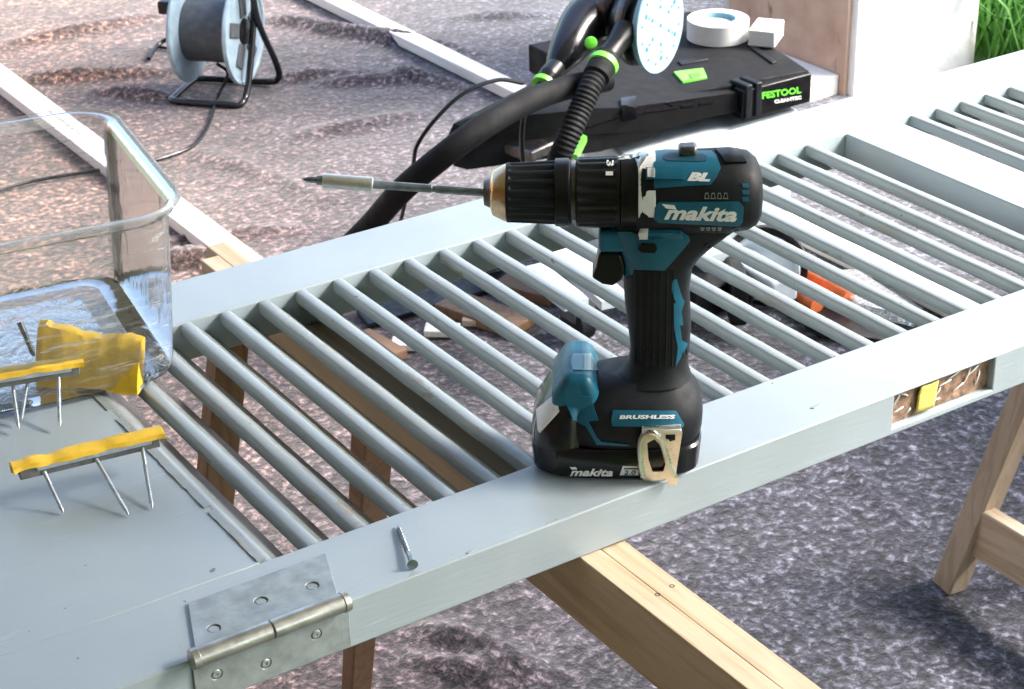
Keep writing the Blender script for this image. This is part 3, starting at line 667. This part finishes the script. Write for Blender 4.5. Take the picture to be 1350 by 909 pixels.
# belt clip
cp = [pl(x, y, .0405) for x, y in C(680, 400, S2, (590, 566), (760, 566), (768, 590), (745, 735), (738, 780), (752, 812), (740, 832), (702, 832), (692, 806), (640, 812), (632, 852), (588, 858), (590, 815), (572, 780), (562, 690), (562, 640), (575, 600))]
hole = [pl(x, y, .0405) for x, y in C(680, 400, S2, (605, 640), (640, 622), (665, 650), (690, 740), (680, 770), (630, 772), (612, 720))]
hole2 = [pl(x, y, .0405) for x, y in C(680, 400, S2, (690, 600), (735, 600), (735, 625), (710, 632), (690, 622))]
bm = bmesh.new(); ed = []
for lp in (cp, hole, hole2):
    vs = [bm.verts.new((x, -.0405, z)) for x, z in lp]
    for i in range(len(vs)): ed.append(bm.edges.new((vs[i], vs[(i+1) % len(vs)])))
bmesh.ops.triangle_fill(bm, edges=ed, use_beauty=True)
r = bmesh.ops.extrude_face_region(bm, geom=list(bm.faces))
for v in [g for g in r['geom'] if isinstance(g, bmesh.types.BMVert)]: v.co.y -= .0016
bm.verts.index_update(); mb = MB(); mb.v = [v.co.copy() for v in bm.verts]; mb.f = [tuple(v.index for v in f.verts) for f in bm.faces]; bm.free()
clip = dbuild(mb, 'belt_clip', 'nickel', foot, ang=30)
lx = pl(846, 565, .0405); rx = pl(898, 565, .0405)
dbuild(MB().box((lx[0], -.0435, lx[1]-.002), (rx[0], -.0355, lx[1]+.0006)), 'clip_flange', 'steel', clip, bevel=.0005)
ring = [Vector((x, -.0432, z)) for x, z in [pl(a, b, .043) for a, b in C(680, 400, S2, (585, 800), (572, 700), (575, 630), (605, 596), (645, 600), (675, 650), (705, 740), (735, 800))]]
dbuild(MB().tube(smooth_path(ring, 5), .0019, 8), 'clip_wire', 'nickel', clip)
# drill seams, screws and grip ribs
def lcast(x, z):           # point on the drill's near side from drill coordinates
    w_ = MD @ Vector((x, -.2, z)); r_ = TB.ray_cast(w_, (MD.to_3x3() @ Vector((0, 1, 0))))
    return r_
for x, z in ((.060, .168), (.078, .183), (.012, .160), (.020, .090), (.046, .086)):
    h_ = lcast(x, z)
    if h_[0] is not None:
        n_ = h_[1] if h_[1].dot(CAM-h_[0]) > 0 else -h_[1]
        MB().lathe([(-.001, .0030), (.0003, .0030), (.0003, .0023), (-.0008, .0021), (-.0008, .0001)], h_[0], n_, 16).build('screw_head', 'blackplastic', handle)
for k in range(7):
    z0_, z1_ = .078, .150
    pts_ = []
    for j in range(9):
        h_ = lcast(.012+k*.0042, z0_+(z1_-z0_)*j/8+.002*(k % 2))
        if h_[0] is not None:
            n_ = h_[1] if h_[1].dot(CAM-h_[0]) > 0 else -h_[1]; pts_.append(h_[0]+n_*.0001)
    if len(pts_) > 3: MB().tube(pts_, .00055, 6).build('grip_rib', 'rubber', handle)
pts_ = []
for j in range(30):
    a_ = -1.2+2.6*j/29; p_ = MD @ Vector((.030, 0, ZA-.001)); d_ = MD.to_3x3() @ Vector((0, -cos(a_), sin(a_)))
    h_ = TB.ray_cast(p_+d_*.08, -d_)
    if h_[0] is not None: pts_.append(h_[0])
pts_ = []
for j in range(24):        # moulding seam along the foot's shoulder
    a_ = pi*(1.06+.88*j/23); c_ = Vector((.008, 0, .050)); d_ = Vector((cos(a_), sin(a_), 0))
    h_ = FT.ray_cast(MD @ (c_+d_*.12), MD.to_3x3() @ -d_)
    if h_[0] is not None: pts_.append(h_[0])
# scuffs and chips on the near rail
for px, py, l_, a_ in ((728, 689, .010, .35), (1076, 536, .012, .4), (620, 728, .007, .3), (905, 618, .006, .4), (1020, 505, .004, .2)):
    c_ = at(px, py, .0); n_ = 6
    prof = [(c_.x+l_*.5*cos(2*pi*i/n_)*(1+.3*sin(i*2.1)), max(.0018, c_.y+l_*.14*sin(2*pi*i/n_)*(1+.4*cos(i*1.7)))) for i in range(n_)]
    MB().prism(prof, -.0003, .0007).build('paint_chip', 'worn', near, .0001, 1)
for px, py in ((867, 785), (886, 772)):
    c_ = at(px, py, -.037); MB().lathe([(0, .0019), (.0003, .0019), (.0003, .0012), (-.001, .0010), (-.001, .0001)], (c_.x, c_.y, -.0367 if c_.x < .473 else -.0377), (0, 0, 1), 14).build('screw_head', 'darksteel', tr)
# ------------------------------------------------------------------ loose screw on the rail
def screw_pts(head, tip, r=.0019, hr=.0038, name='screw', m='zinc', par=None, lab=None, turns=14):
    head, tip = Vector(head), Vector(tip); d = (tip-head); L = d.length; d.normalize()
    prof = [(0, hr*.3), (0, hr*.97), (.0006, hr), (.0032, r*1.1), (L*.32, r*1.05)]
    k = turns*4
    for i in range(k+1):
        t = L*.32+(L*.60)*i/k; prof.append((t, r*(1.3 if i % 4 in (1,) else .85)))
    prof += [(L*.97, r*.5), (L, .0001)]
    return MB().lathe(prof, head, d, 12).build(name, m, par)
ha = at(544, 745, .0042); tb_ = at(524, 693, .0015)
o = screw_pts(ha, tb_, .0015, .0038, m='bitsteel', turns=9); tag(o, 'loose grey steel screw lying on the near rail right of the hinge', 'screw')
# ------------------------------------------------------------------ yellow-taped bars on screw legs
def taped_bar(name, label, p, q, legs, h=.012, w=.012):
    p, q = Vector(p), Vector(q); mid = (p+q)/2
    t = thing(name, label, 'painting stand', (mid.x, mid.y, 0), 0, 'yellow-taped bars with screw legs')
    d = (q-p).normalized(); sd = Vector((d.y, -d.x, 0)).normalized(); L = (q-p).length
    if sd.y > 0: sd = -sd                      # towards the viewer
    MB().bar(p, q, w*.8, h*.8).build('bar', 'bargrey', t, .0006)
    MB().bar(p+sd*w*.46+Vector((0, 0, h*.15))+d*.012, q+sd*w*.46+Vector((0, 0, h*.15))-d*.006, .0016, h*.28).build('metal_strip', 'zinc', t, .0003)
    mb = MB(); rings = []; n = 26
    for i in range(n+1):
        s_ = -.004+(L+.008)*i/n; c = p+d*s_; k = 1+.22*noise.noise(Vector((s_*90, 1, p.x*9))); e = .0016*noise.noise(Vector((s_*70, 5, 0)))
        fl = 1.25 if i in (0, n) else 1
        prof = [(-.55, -.35), (-.62, .35), (-.35, .62), (.1, .68+e*60), (.52, .55), (.60, .28), (.5, .25), (.1, .5), (-.3, .45), (-.5, .2)]
        rings.append([c-sd*(a*w*-1)*k*fl*1.0+Vector((0, 0, b*h*k+e)) for a, b in prof])
    mb.rings(rings).build('yellow_tape', 'yellow', t)
    for a, b in legs: screw_pts(a, b, .0013, .0016, 'screw_leg', 'zinc', t, turns=20)
    return t
P, Q = at(24, 622, .024), at(208, 578, .024)
taped_bar('taped_bar', 'bar wrapped in yellow tape standing on three screws, in front of the tub', P, Q,
          [(at(58, 622, .022), at(84, 677, .0006)), (at(127, 606, .022), at(170, 680, .0006)), (at(187, 588, .022), at(201, 671, .0006))])
P, Q = at(-70, 512, .034), at(103, 484, .030)
taped_bar('taped_bar', 'narrow yellow-taped bar with screws, inside the clear tub', P, Q,
          [(at(15, 496, .03), at(25, 566, .004)), (at(38, 494, .03), at(28, 555, .004)), (at(77, 488, .03), at(79, 563, .004))])
# larger taped block in the tub
P, Q = at(52, 470, .022), at(186, 484, .018); d = (Q-P).normalized(); sd = Vector((d.y, -d.x, 0)).normalized()
if sd.y > 0: sd = -sd
tb = thing('taped_block', 'broad block wrapped in wrinkled yellow tape at the tub corner', 'block', ((P.x+Q.x)/2, (P.y+Q.y)/2, 0))
mb = MB(); rings = []
for i in range(25):
    t_ = i/24; c = P.lerp(Q, t_); hh = .021+.002*sin(t_*9)+(.003 if t_ < .1 else 0)-.004*t_; ww = .007+.0012*noise.noise(Vector((t_*14, 0, 0)))
    lean = .010
    rings.append([c+sd*(a*ww)+sd*(-lean*b)+Vector((0, 0, b*hh+.0022*noise.noise(Vector((t_*11, a, b*2))))) for a, b in ((-1, -.8), (-1.05, -.2), (-1, .5), (-.8, 1), (0, 1.08), (.7, 1), (1, .6), (1.1+.5*noise.noise(Vector((t_*9, 4, 0))), .1), (1, -.4), (.8, -.9), (0, -1))])
mb.rings(rings).build('yellow_tape', 'yellow', tb)
MB().bar(P-Vector((0, 0, .0175)), Q-Vector((0, 0, .0155)), .016, .006).build('bar', 'bargrey', tb, .001)
screw_pts(at(26, 425, .055), at(45, 470, .03), .0022, .0026, 'screw_leg', 'darksteel', tb, turns=10)
o = screw_pts(at(-20, 540, .006), at(44, 530, .005), .003, .006, 'screw', 'zinc'); tag(o, 'shiny screw lying on the floor of the clear tub', 'screw')
# ------------------------------------------------------------------ clear tub
TA = radians(-8.5); U = Vector((cos(TA), sin(TA), 0)); V = Vector((-sin(TA), cos(TA), 0))
def tub():
    rf = Vector((.331, .318, 0)); Wd, Dp, Hh = .36, .258, .150
    c = rf-U*Wd/2+V*Dp/2
    t = thing('clear_tub', 'large open clear plastic tub standing on the solid end of the shutter', 'tub', (c.x, c.y, 0))
    def ring(z, ins, r): return [c+U*a+V*b+Vector((0, 0, z)) for a, b in rrect(0, 0, Wd-2*ins, Dp-2*ins, max(r+.006, .004), 8)]
    prof = [(.0012, .036, .012), (.0008, .026, .02), (.004, .0185, .026), (.012, .0165, .028), (.06, .013, .030), (.12, .0095, .032), (.136, .0085, .032)]
    out = [ring(*p) for p in prof]; th = .0014
    inn = [ring(z+(th if i < 2 else 0), ins+th, r-th*.5) for i, (z, ins, r) in enumerate(prof)]
    mb = MB(); mb.rings(out, cap=False); mb.rings(inn, cap=False)
    mb.build('side_wall', 'clear', t, ang=60)
    mb = MB(); mb.rings([ring(.0012, .055, .012), ring(.0012, .0362, .012), ring(.0024, .0362, .012), ring(.0024, .055, .012)], cap=False, close=True)
    n = len(out[0]); mb.f.append(tuple(range(n))); mb.f.append(tuple(range(3*n, 4*n))); mb.build('base', 'clearbase', t, ang=60)
    rimp = [(.136, .0085, .032), (.1375, .0045, .034), (.143, .003, .035), (.147, .0025, .036), (.1485, .0012, .037), (.1480, -.0005, .039), (.1455, -.0015, .040), (.1440, -.0008, .040), (.1462, .003, .036), (.1455, .0055, .033), (.1435, .0088, .031), (.137, .0100, .031)]
    mb = MB(); R = [ring(*p) for p in rimp]; mb.rings(R, cap=False, close=True); mb.build('rim', 'clearrim', t, ang=60)
    # small moulded knob near the front right corner
    k = rf-U*.034+V*.0145+Vector((0, 0, .072)); MB().lathe([(0, .003), (.001, .0045), (.003, .0045), (.0038, .001)], k, -V, 14).build('moulded_knob', 'clearrim', t)

tub()
# ------------------------------------------------------------------ dust extractor
va = thing('dust_extractor', 'black-topped vacuum cleaner with pale grey tank standing behind the shutter', 'vacuum cleaner', (1.75, 1.66, FLOOR))
def pts_z(z, *pp): return [tuple(at(x, y, z)[:2]) for x, y in pp]
deck = [(1.636, 1.545), (1.700, 1.505), (1.968, 1.466), (2.000, 1.590), (2.015, 1.86), (1.66, 1.88), (1.644, 1.62)]
def shell(levels, name, m, par, bevel=.004, ang=40):
    return MB().rings([[(x, y, z) for x, y in pts] for z, pts in levels]).build(name, m, par, bevel, 3, ang)
def scl(pts, k, c=None):
    cx = sum(p[0] for p in pts)/len(pts); cy = sum(p[1] for p in pts)/len(pts)
    return [(cx+(x-cx)*k, cy+(y-cy)*k) for x, y in pts]
def vface(pts, y): return [(lambda q_: (q_.x, q_.z))(atY(x, yy, y)) for x, yy in pts]
fp = vface([(1067, 108), (827, 143), (790, 148), (745, 160), (690, 172), (652, 192), (645, 212), (652, 250), (800, 206), (840, 187), (878, 172), (925, 158), (976, 147), (1020, 140), (1067, 134)], 1.470)
mb = MB(); y_ = [1.470, 1.50, 1.72, 1.76]; ins = [.97, 1, 1, .94]
cx_ = sum(p[0] for p in fp)/len(fp); cz_ = sum(p[1] for p in fp)/len(fp)
mb.rings([[(max(cx_+(x-cx_)*k, 1.0 if yy < 1.6 else 1.64), yy+(.10*max(0, (1.60-x)/.3) if yy < 1.6 else 0), cz_+(z-cz_)*k) for x, z in fp] for yy, k in zip(y_, ins)])
hood = mb.build('hood', 'matteblack', va, .006, 3)
dk = shell([(-.452, deck), (-.402, deck), (-.3995, scl(deck, .985))], 'deck', 'matteblack', va, .002)
# raised rim, recess, notches and latch on the deck
MB().prism(pts_z(-.399, (888, 97), (927, 92), (932, 104), (900, 110)), -.4005, -.3955).build('latch', 'green', va, .001)
MB().prism(pts_z(-.396, (908, 99), (922, 97), (924, 102), (911, 105)), -.3965, -.3942).build('latch_window', 'grass', va, .0005)
MB().prism(pts_z(-.399, (893, 82), (930, 77), (934, 80), (898, 87)), -.4005, -.3962).build('deck_slot', 'rubber', va, .001)
MB().prism(pts_z(-.399, (983, 60), (990, 58), (1024, 83), (1018, 85)), -.4005, -.3962).build('deck_rib', 'rubber', va, .001)
for px in (966, 987):
    a = at(px, 107, -.40); MB().box((a.x-.008, 1.455, -.455), (a.x+.006, 1.50, -.3945)).build('handle_post', 'rubber', va, .002)
a = at(967, 120, -.42); b = at(998, 116, -.42); MB().box((a.x, 1.462, -.452), (b.x, 1.48, -.405)).build('grip_recess', 'gloss', va, .001)
tank = [(1.58, 1.485), (1.70, 1.472), (1.955, 1.468), (1.985, 1.80), (1.72, 1.80), (1.60, 1.62)]
shell([(-.74, scl(tank, .93)), (-.72, scl(tank, .95)), (-.53, scl(tank, .985)), (-.4705, tank)], 'tank', 'lightgrey', va, .008)
MB().bar((1.55, 1.47, -.50), (1.95, 1.462, -.50), .006, .012).build('tank_seam', 'drumgrey', va, .002)
for (x, y) in ((1.50, 1.50), (1.93, 1.52), (1.53, 1.83), (1.92, 1.83)):
    wv_ = MB().lathe([(-.018, .028), (-.014, .034), (.014, .034), (.018, .028)], (x, y, FLOOR+.038), (1, 0, 0), 24).build('caster', 'rubber', va, .001)
    MB().box((x-.022, y-.02, FLOOR+.045), (x+.022, y+.02, -.71)).build('caster_fork', 'drumgrey', wv_, .002)
ht = bvh_of([dk, hood])
def flat_text(txt, p0, p1, h, m, sh=0.0, off=.02): return skin(text_bm(txt, p0, p1, h, sh, off), bvh_of([dk, hood]), 'lettering', m, dk, .0008, .0005)
MB().box((1.815, 1.4575, -.456), (1.9675, 1.4835, -.4035)).build('front_plate', 'blackplastic', va, .002)
FP = bvh_of([bpy.data.objects['front_plate']])
skin(text_bm('FESTOOL', (1004.5, 130.5), (1056, 122.5), 8, .12, .03), FP, 'lettering', 'green', dk, .0008, .0003)
skin(text_bm('CLEANTEC', (1021, 136.5), (1056.5, 130.5), 4, 0, .03), FP, 'lettering', 'white', dk, .0008, .0003)
HV = bvh_of([dk, hood])
for k in range(4):
    skin(poly_bm([(850+k*24, 146-k*3.6), (868+k*24, 143.3-k*3.6), (868+k*24, 146.3-k*3.6), (850+k*24, 149-k*3.6)], step=6), HV, 'vent', 'gloss', hood, .002)
skin(poly_bm([(700, 190), (826, 152), (966, 128), (966, 129.5), (826, 153.8), (700, 192)], step=8), HV, 'lid_seam', 'gloss', hood, .0015)
skin(poly_bm([(818, 133), (838, 130), (838, 156), (819, 160)], step=6), HV, 'side_clip', 'blackplastic', hood, .005)
# power tool sockets / clutter at its left end
MB().prism(pts_z(-.43, (655, 190), (700, 150), (760, 130), (790, 165), (700, 205)), -.445, -.425).build('hose_tray', 'darksteel', va, .004)
MB().prism(pts_z(-.418, (752, 205), (766, 178), (774, 182), (762, 207)), -.4245, -.415).build('tray_latch', 'green', va, .001)
# big black hose arching to the floor
def pd(px, py, dist): return CAM+ray(px, py)*dist
hp = smooth_path([pd(800, 105, 2.98), pd(740, 118, 2.92), pd(690, 137, 2.86), pd(630, 172, 2.8), pd(575, 213, 2.8), pd(528, 253, 2.85), pd(486, 300, 2.95), pd(440, 345, 3.0)], 8)
o = MB().tube(hp, .0188, 14).build('suction_hose', 'matteblack'); tag(o, 'thick black suction hose arching from the vacuum cleaner to the floor', 'hose')
cp_ = smooth_path([pd(690, 110, 2.88), pd(655, 106, 2.86), pd(610, 124, 2.84), pd(572, 160, 2.84), pd(550, 192, 2.86), pd(545, 215, 2.9), pd(537, 255, 3.0), pd(526, 300, 3.1)], 8)
o = MB().tube(cp_, .0033, 8).build('power_cable', 'blackplastic'); tag(o, 'thin black cable looping beside the thick suction hose', 'cable')
# ------------------------------------------------------------------ orbital sander on the extractor, pad facing the viewer
PC = pd(871, 34, 3.02); nrm = (-Vector((FWD.x, FWD.y, 0)).normalized()*cos(radians(57))+RGT*sin(radians(57))+Vector((0, 0, .05))).normalized()
sn = thing('orbital_sander', 'black orbital sander with pale blue round pad resting on the vacuum cleaner', 'sander', tuple(PC-Vector((0, 0, .08))))
MB().lathe([(-.012, .070), (-.002, .0755), (0, .0745)], PC, nrm, 56).build('pad', 'pad', sn)
mb = MB(); pu = nrm.cross(Vector((0, 0, 1))).normalized(); pv = nrm.cross(pu)
def hole_(r, a, s_=.0028): 
    mb.lathe([(-.0004, s_), (.0006, s_), (.0006, .0001)], PC+pu*r*cos(a)+pv*r*sin(a), nrm, 10)
hole_(0, 0, .0034)
for k in range(6):
    a = k*pi/3+.52; hole_(.030, a, .0030); hole_(.052, a, .0038); hole_(.042, a, .0021)
    for da in (.30, -.30): hole_(.060, a+da, .0022)
mb.build('dust_hole', 'padhole', sn)['kind'] = 'stuff'
MB().lathe([(-.070, .030), (-.066, .048), (-.045, .064), (-.030, .066), (-.028, .058), (-.014, .062), (-.0125, .058)], PC, nrm, 40).build('body', 'blackplastic', sn)
MB().lathe([(-.046, .0655), (-.040, .0680), (-.034, .0665)], PC, nrm, 40).build('grey_band', 'darksteel', sn)
g0 = PC-nrm*.06; 
hd = smooth_path([g0+Vector((0, 0, .02)), pd(800, 18, 3.08), pd(770, 34, 3.05), pd(748, 66, 3.0), pd(733, 90, 2.98)], 6)
MB().tube(hd, [.046+.005*sin(i*.4) if i < 10 else .046-.0019*(i-9) for i in range(len(hd))], 18).build('grip', 'gloss', sn)
MB().lathe([(0, .010), (.006, .0085), (.007, .003)], pd(779, 57, 2.965), -ray(779, 57), 16).build('switch_dot', 'green', sn)
sp_ = pd(812, 62, 2.96); nk = pd(796, 84, 2.93)
MB().tube([pd(826, 40, 2.98), pd(812, 60, 2.96), pd(800, 77, 2.94)], [.022, .0165, .0165], 16).build('dust_port', 'blackplastic', sn)
dh = smooth_path([pd(800, 77, 2.94), pd(790, 94, 2.92), pd(777, 118, 2.90), pd(765, 145, 2.89), pd(752, 175, 2.88), pd(740, 203, 2.88), pd(730, 232, 2.90)], 10)
sh_ = thing('sander_hose', 'corrugated black hose with lime green collar running down from the sander', 'hose', tuple(dh[20]))
MB().tube(dh, [.0215 if i < 14 else (.0185 if (i//1) % 2 else .0168) for i in range(len(dh))], 18).build('tube', 'matteblack', sh_)
MB().lathe([(0, .0205), (.002, .0235), (.012, .0235), (.014, .0205)], dh[3], (dh[6]-dh[3]), 28).build('collar', 'green', sh_)
pc = smooth_path([pd(733, 90, 2.97), pd(722, 103, 2.95), pd(712, 120, 2.93), pd(703, 134, 2.92)], 4)
pg = thing('plug_cable', 'black plug with lime green ring and thin cable hanging from the sander grip', 'cable', tuple(pc[4]))
MB().tube(pc, [.0165]*5+[.011]*(len(pc)-7)+[.007, .005], 16).build('plug', 'blackplastic', pg)
MB().lathe([(0, .0125), (.002, .0185), (.010, .0185), (.012, .0125)], pc[6]-(pc[9]-pc[6])*.3, (pc[9]-pc[6]), 24).build('collar', 'green', pg)
MB().tube(smooth_path([pd(704, 133, 2.92), pd(692, 150, 2.91), pd(688, 178, 2.91), pd(689, 207, 2.93), pd(694, 235, 2.95)], 6), .004, 8).build('cable', 'blackplastic', pg)
# ------------------------------------------------------------------ tape roll and carton end on the deck
TC = at(946, 50, -.3985)
tr_ = thing('tape_roll', 'wide roll of white tape lying flat on the vacuum cleaner', 'tape roll', tuple(TC))
Rr = .056
MB().lathe([(0, .036), (0, Rr-.001), (.001, Rr), (.036, Rr), (.037, Rr-.001), (.037, .036)], TC, (0, 0, 1), 56, True).build('tape', 'paper', tr_)
MB().lathe([(.0, .0355), (.0372, .0355), (.0372, .0315), (.0, .0315)], TC, (0, 0, 1), 48, True).build('core', 'pad', tr_)
MB().lathe([(.012, .0312), (.028, .0312), (.0285, .0005)], TC, (0, 0, 1), 40).build('core_disc', 'lightgrey', tr_)
MB().bar(TC+Vector((-.016, .008, .0295)), TC+Vector((.010, .008, .0295)), .018, .0012).build('stamp', 'drumblue', tr_)
BC = at(1010, 56, -.3985); e1 = at(992, 54, -.3985); 
o = MB().bar(e1+Vector((0, 0, .017)), at(1027, 57, -.3985)+Vector((0, 0, .017)), .075, .030).build('white_box', 'paper', None, .002)
tag(o, 'small white box at the right of the tape roll on the vacuum cleaner', 'box')
# ------------------------------------------------------------------ cable reel
c0 = at(289, 126, FLOOR); RR = Vector((RGT.x, RGT.y, 0)).normalized(); RR = (RR+Vector((-.08, -.26, 0))).normalized(); FF = Vector((-RR.y, RR.x, 0))
re_ = thing('cable_reel', 'blue-grey cable reel in a black tube frame standing on the felt', 'cable reel', tuple(c0))
dc = c0+Vector((0, 0, .152))+FF*.02
Rf = .122
def flange(off, sgn):
    f = MB().lathe([(off, .02), (off, Rf), (off+.004*sgn, Rf+.002), (off+.010*sgn, Rf), (off+.010*sgn, Rf-.006), (off+.0055*sgn, Rf-.010), (off+.0055*sgn, .02)], dc, RR, 56).build('flange', 'drumblue', re_)
    for k in range(5):
        a = k*2*pi/5+.3; u = FF*cos(a)+Vector((0, 0, 1))*sin(a)
        MB().bar(dc+RR*(off+.008*sgn)+u*.035, dc+RR*(off+.008*sgn)+u*.088, .034, .004, RR).build('cutout', 'drumgrey', f, .003)
flange(-.062, -1); flange(.062, 1)
MB().lathe([(-.0615, .074), (.0615, .074)], dc, RR, 44).build('drum', 'drumgrey', re_)
MB().lathe([(.066, .030), (.072, .030), (.075, .02)], dc, RR, 24).build('hub', 'blackplastic', re_)
fr = .0078; zb = c0.z+fr
def q(a, b, z=0): return c0+RR*a+FF*b+Vector((0, 0, z+fr))
path = [q(.088, .06, .29), q(.088, .035, .17), q(.086, -.03, .03), q(.080, -.068, .0), q(.05, -.078, 0), q(-.05, -.078, 0), q(-.088, -.07, 0), q(-.092, -.04, .0), q(-.092, .06, 0), q(-.07, .085, 0), q(.08, .088, 0), q(.115, .085, .01), q(.122, .07, .05), q(.100, .03, .17), q(.096, .02, .28)]
MB().tube(smooth_path(path, 6), fr, 12).build('tube_frame', 'gloss', re_)
MB().tube(smooth_path([q(-.088, .0, .17), q(-.088, .01, .25), q(-.086, .02, .30), q(0, .02, .315), q(.09, .02, .30)], 6), fr, 12).build('handle', 'gloss', re_)
MB().bar(q(-.125, .0, .20), q(-.07, .0, .20), .03, .03).build('socket_knob', 'blackplastic', re_, .004)
cb = smooth_path([dc+RR*.02-FF*.06-Vector((0, 0, .06)), at(300, 98, FLOOR+.06), at(286, 130, FLOOR+.012), at(276, 162, FLOOR+.008), at(258, 190, FLOOR+.008), at(225, 205, FLOOR+.008), at(180, 217, FLOOR+.008), at(110, 228, FLOOR+.008), at(40, 240, FLOOR+.01), at(-40, 262, FLOOR+.01)], 8)
o = MB().tube(cb, .0038, 8).build('reel_cable', 'blackplastic'); tag(o, 'black cable running from the reel across the felt behind the tub', 'cable')
cb = smooth_path([at(243, 46, FLOOR+.03), at(225, 50, FLOOR+.025), at(208, 60, FLOOR+.012), at(196, 78, FLOOR+.01)], 6)
pg = thing('short_cable', 'short black cable end with plug at the left of the reel', 'cable', tuple(cb[6]))
MB().tube(cb, .0055, 8).build('cable', 'blackplastic', pg)
MB().tube([at(232, 47, FLOOR+.03), at(240, 47, FLOOR+.03)], .012, 12).build('plug', 'blackplastic', pg)
MB().tube(smooth_path([at(210, 62, FLOOR+.008), at(225, 64, FLOOR+.008), at(245, 62, FLOOR+.02)], 6), .004, 8).build('cable', 'blackplastic', pg)
# ------------------------------------------------------------------ things seen through the louvres, on the floor under the shutter
# grey jigsaw-like tool
jz = FLOOR
jc = at(1008, 372, jz)
mt = thing('tool_wheel_unit', 'pale grey machine with a round black-edged wheel, seen through the slats', 'machine', tuple(jc))
X1 = RR; F1 = FF
wc = at(1008, 352, FLOOR+.075)
MB().lathe([(-.02, .060), (-.015, .074), (.0, .076), (.004, .070)], wc, -F1, 40).build('wheel', 'blackplastic', mt)
MB().lathe([(0, .064), (.008, .062), (.010, .056), (.008, .054), (.010, .0008)], wc-F1*.003, -F1, 40).build('hub_cap', 'lightgrey', mt)
for a, b, c, d in ((-.055, .045, .02, .05), ):
    pass
MB().bar(at(965, 345, -.71), at(1035, 385, -.71), .06, .05).build('grey_arm', 'lightgrey', mt, .008, 3)
MB().bar(at(905, 320, -.70), at(955, 350, -.70), .08, .06).build('grey_block', 'lightgrey', mt, .006, 3)
MB().bar(at(925, 292, -.70), at(975, 318, -.70), .06, .06).build('grey_block', 'lightgrey', mt, .006, 3)
MB().bar(at(955, 330, -.73), at(975, 400, -.73), .03, .09).build('black_joint', 'blackplastic', mt, .006, 3)
MB().bar(at(880, 330, -.72), at(960, 395, -.74), .12, .06).build('base', 'blackplastic', mt, .01, 3)
ot = thing('orange_tool', 'orange and black hand tool in clear packaging, seen through the slats', 'hand tool', tuple(at(1100, 385, FLOOR)))
MB().tube(smooth_path([at(1058, 362, -.765), at(1080, 370, -.76), at(1105, 382, -.76), at(1120, 392, -.765)], 5), [.012+.006*sin(i*.5)**2 for i in range(16)], 12).build('orange_handle', 'orange', ot)
MB().tube(smooth_path([at(1052, 382, -.775), at(1068, 396, -.77), at(1078, 402, -.77)], 5), .016, 12).build('orange_grip', 'orange', ot)
MB().prism(pts_z(-.775, (1040, 395), (1062, 372), (1215, 425), (1200, 448), (1080, 430)), -.7985, -.784).build('black_sole', 'blackplastic', ot, .002)
MB().prism(pts_z(-.77, (1070, 360), (1130, 358), (1215, 412), (1208, 424), (1130, 405)), -.7835, -.764).build('blister', 'blister', ot, .004)
for k in range(3): MB().bar(at(1150+k*7, 405+k*1, -.762), at(1195+k*3, 415+k*2, -.762), .004, .002).build('blade', 'zinc', ot)
o = MB().tube(smooth_path([at(1145, 350, FLOOR+.012), at(1165, 378, FLOOR+.012), at(1215, 412, FLOOR+.012)], 5), .007, 8).build('pencil', 'darksteel'); tag(o, 'dark pencil-like rod lying right of the orange tool under the slats', 'rod')
# white boards / offcuts leaning under the shutter
for (a, b, w_, z, lb) in (((722, 318), (812, 400), .05, -.60, 'pale grey flat board under the slats left of the drill'), ((700, 355), (760, 402), .045, -.66, 'narrow pale board under the slats, left of the drill handle')):
    o = MB().bar(at(*a, z), at(*b, z), w_, .016).build('board', 'lightgrey', None, .001); tag(o, lb, 'board')
for (px, py, k, m_, lb) in ((535, 455, .05, 'paper', 'white offcut on the felt, nearest the trestle beam'), (470, 470, .04, 'paper', 'small white offcut left among the wood scraps'), (582, 437, .06, 'batten', 'cream wood offcut in the row of scraps under the slats'), (632, 423, .06, 'wood', 'light brown wood offcut right in the row of scraps')):
    c = at(px, py, FLOOR+.012); o = MB().bar(c-RR*k/2, c+RR*k/2+FF*.01, .035, .012).build('offcut', m_, None, .0015); tag(o, lb, 'offcut', 'wood scraps under the shutter')
for a, b, w_, m_, lb in (((590, 398), (690, 432), .07, 'wood_leg', 'brown wooden board among the scraps under the slats'), ((478, 442), (528, 470), .03, 'wallbrown', 'dark brown stick at the left of the scraps under the slats'), ((660, 372), (735, 392), .05, 'wallbrown', 'dark brown board under the slats left of the drill trigger')):
    o = MB().bar(at(*a, FLOOR+.014), at(*b, FLOOR+.014), w_, .018).build('scrap_board', m_, None, .0015); tag(o, lb, 'board', 'wood scraps under the shutter')
mb = MB().prism(pts_z(FLOOR+.006, (470, 412), (690, 352), (712, 366), (486, 432)), FLOOR+.002, FLOOR+.012); o = mb.build('dark_strip', 'rubber', None, .002); tag(o, 'black rubber strip on the felt under the middle of the slats', 'strip')
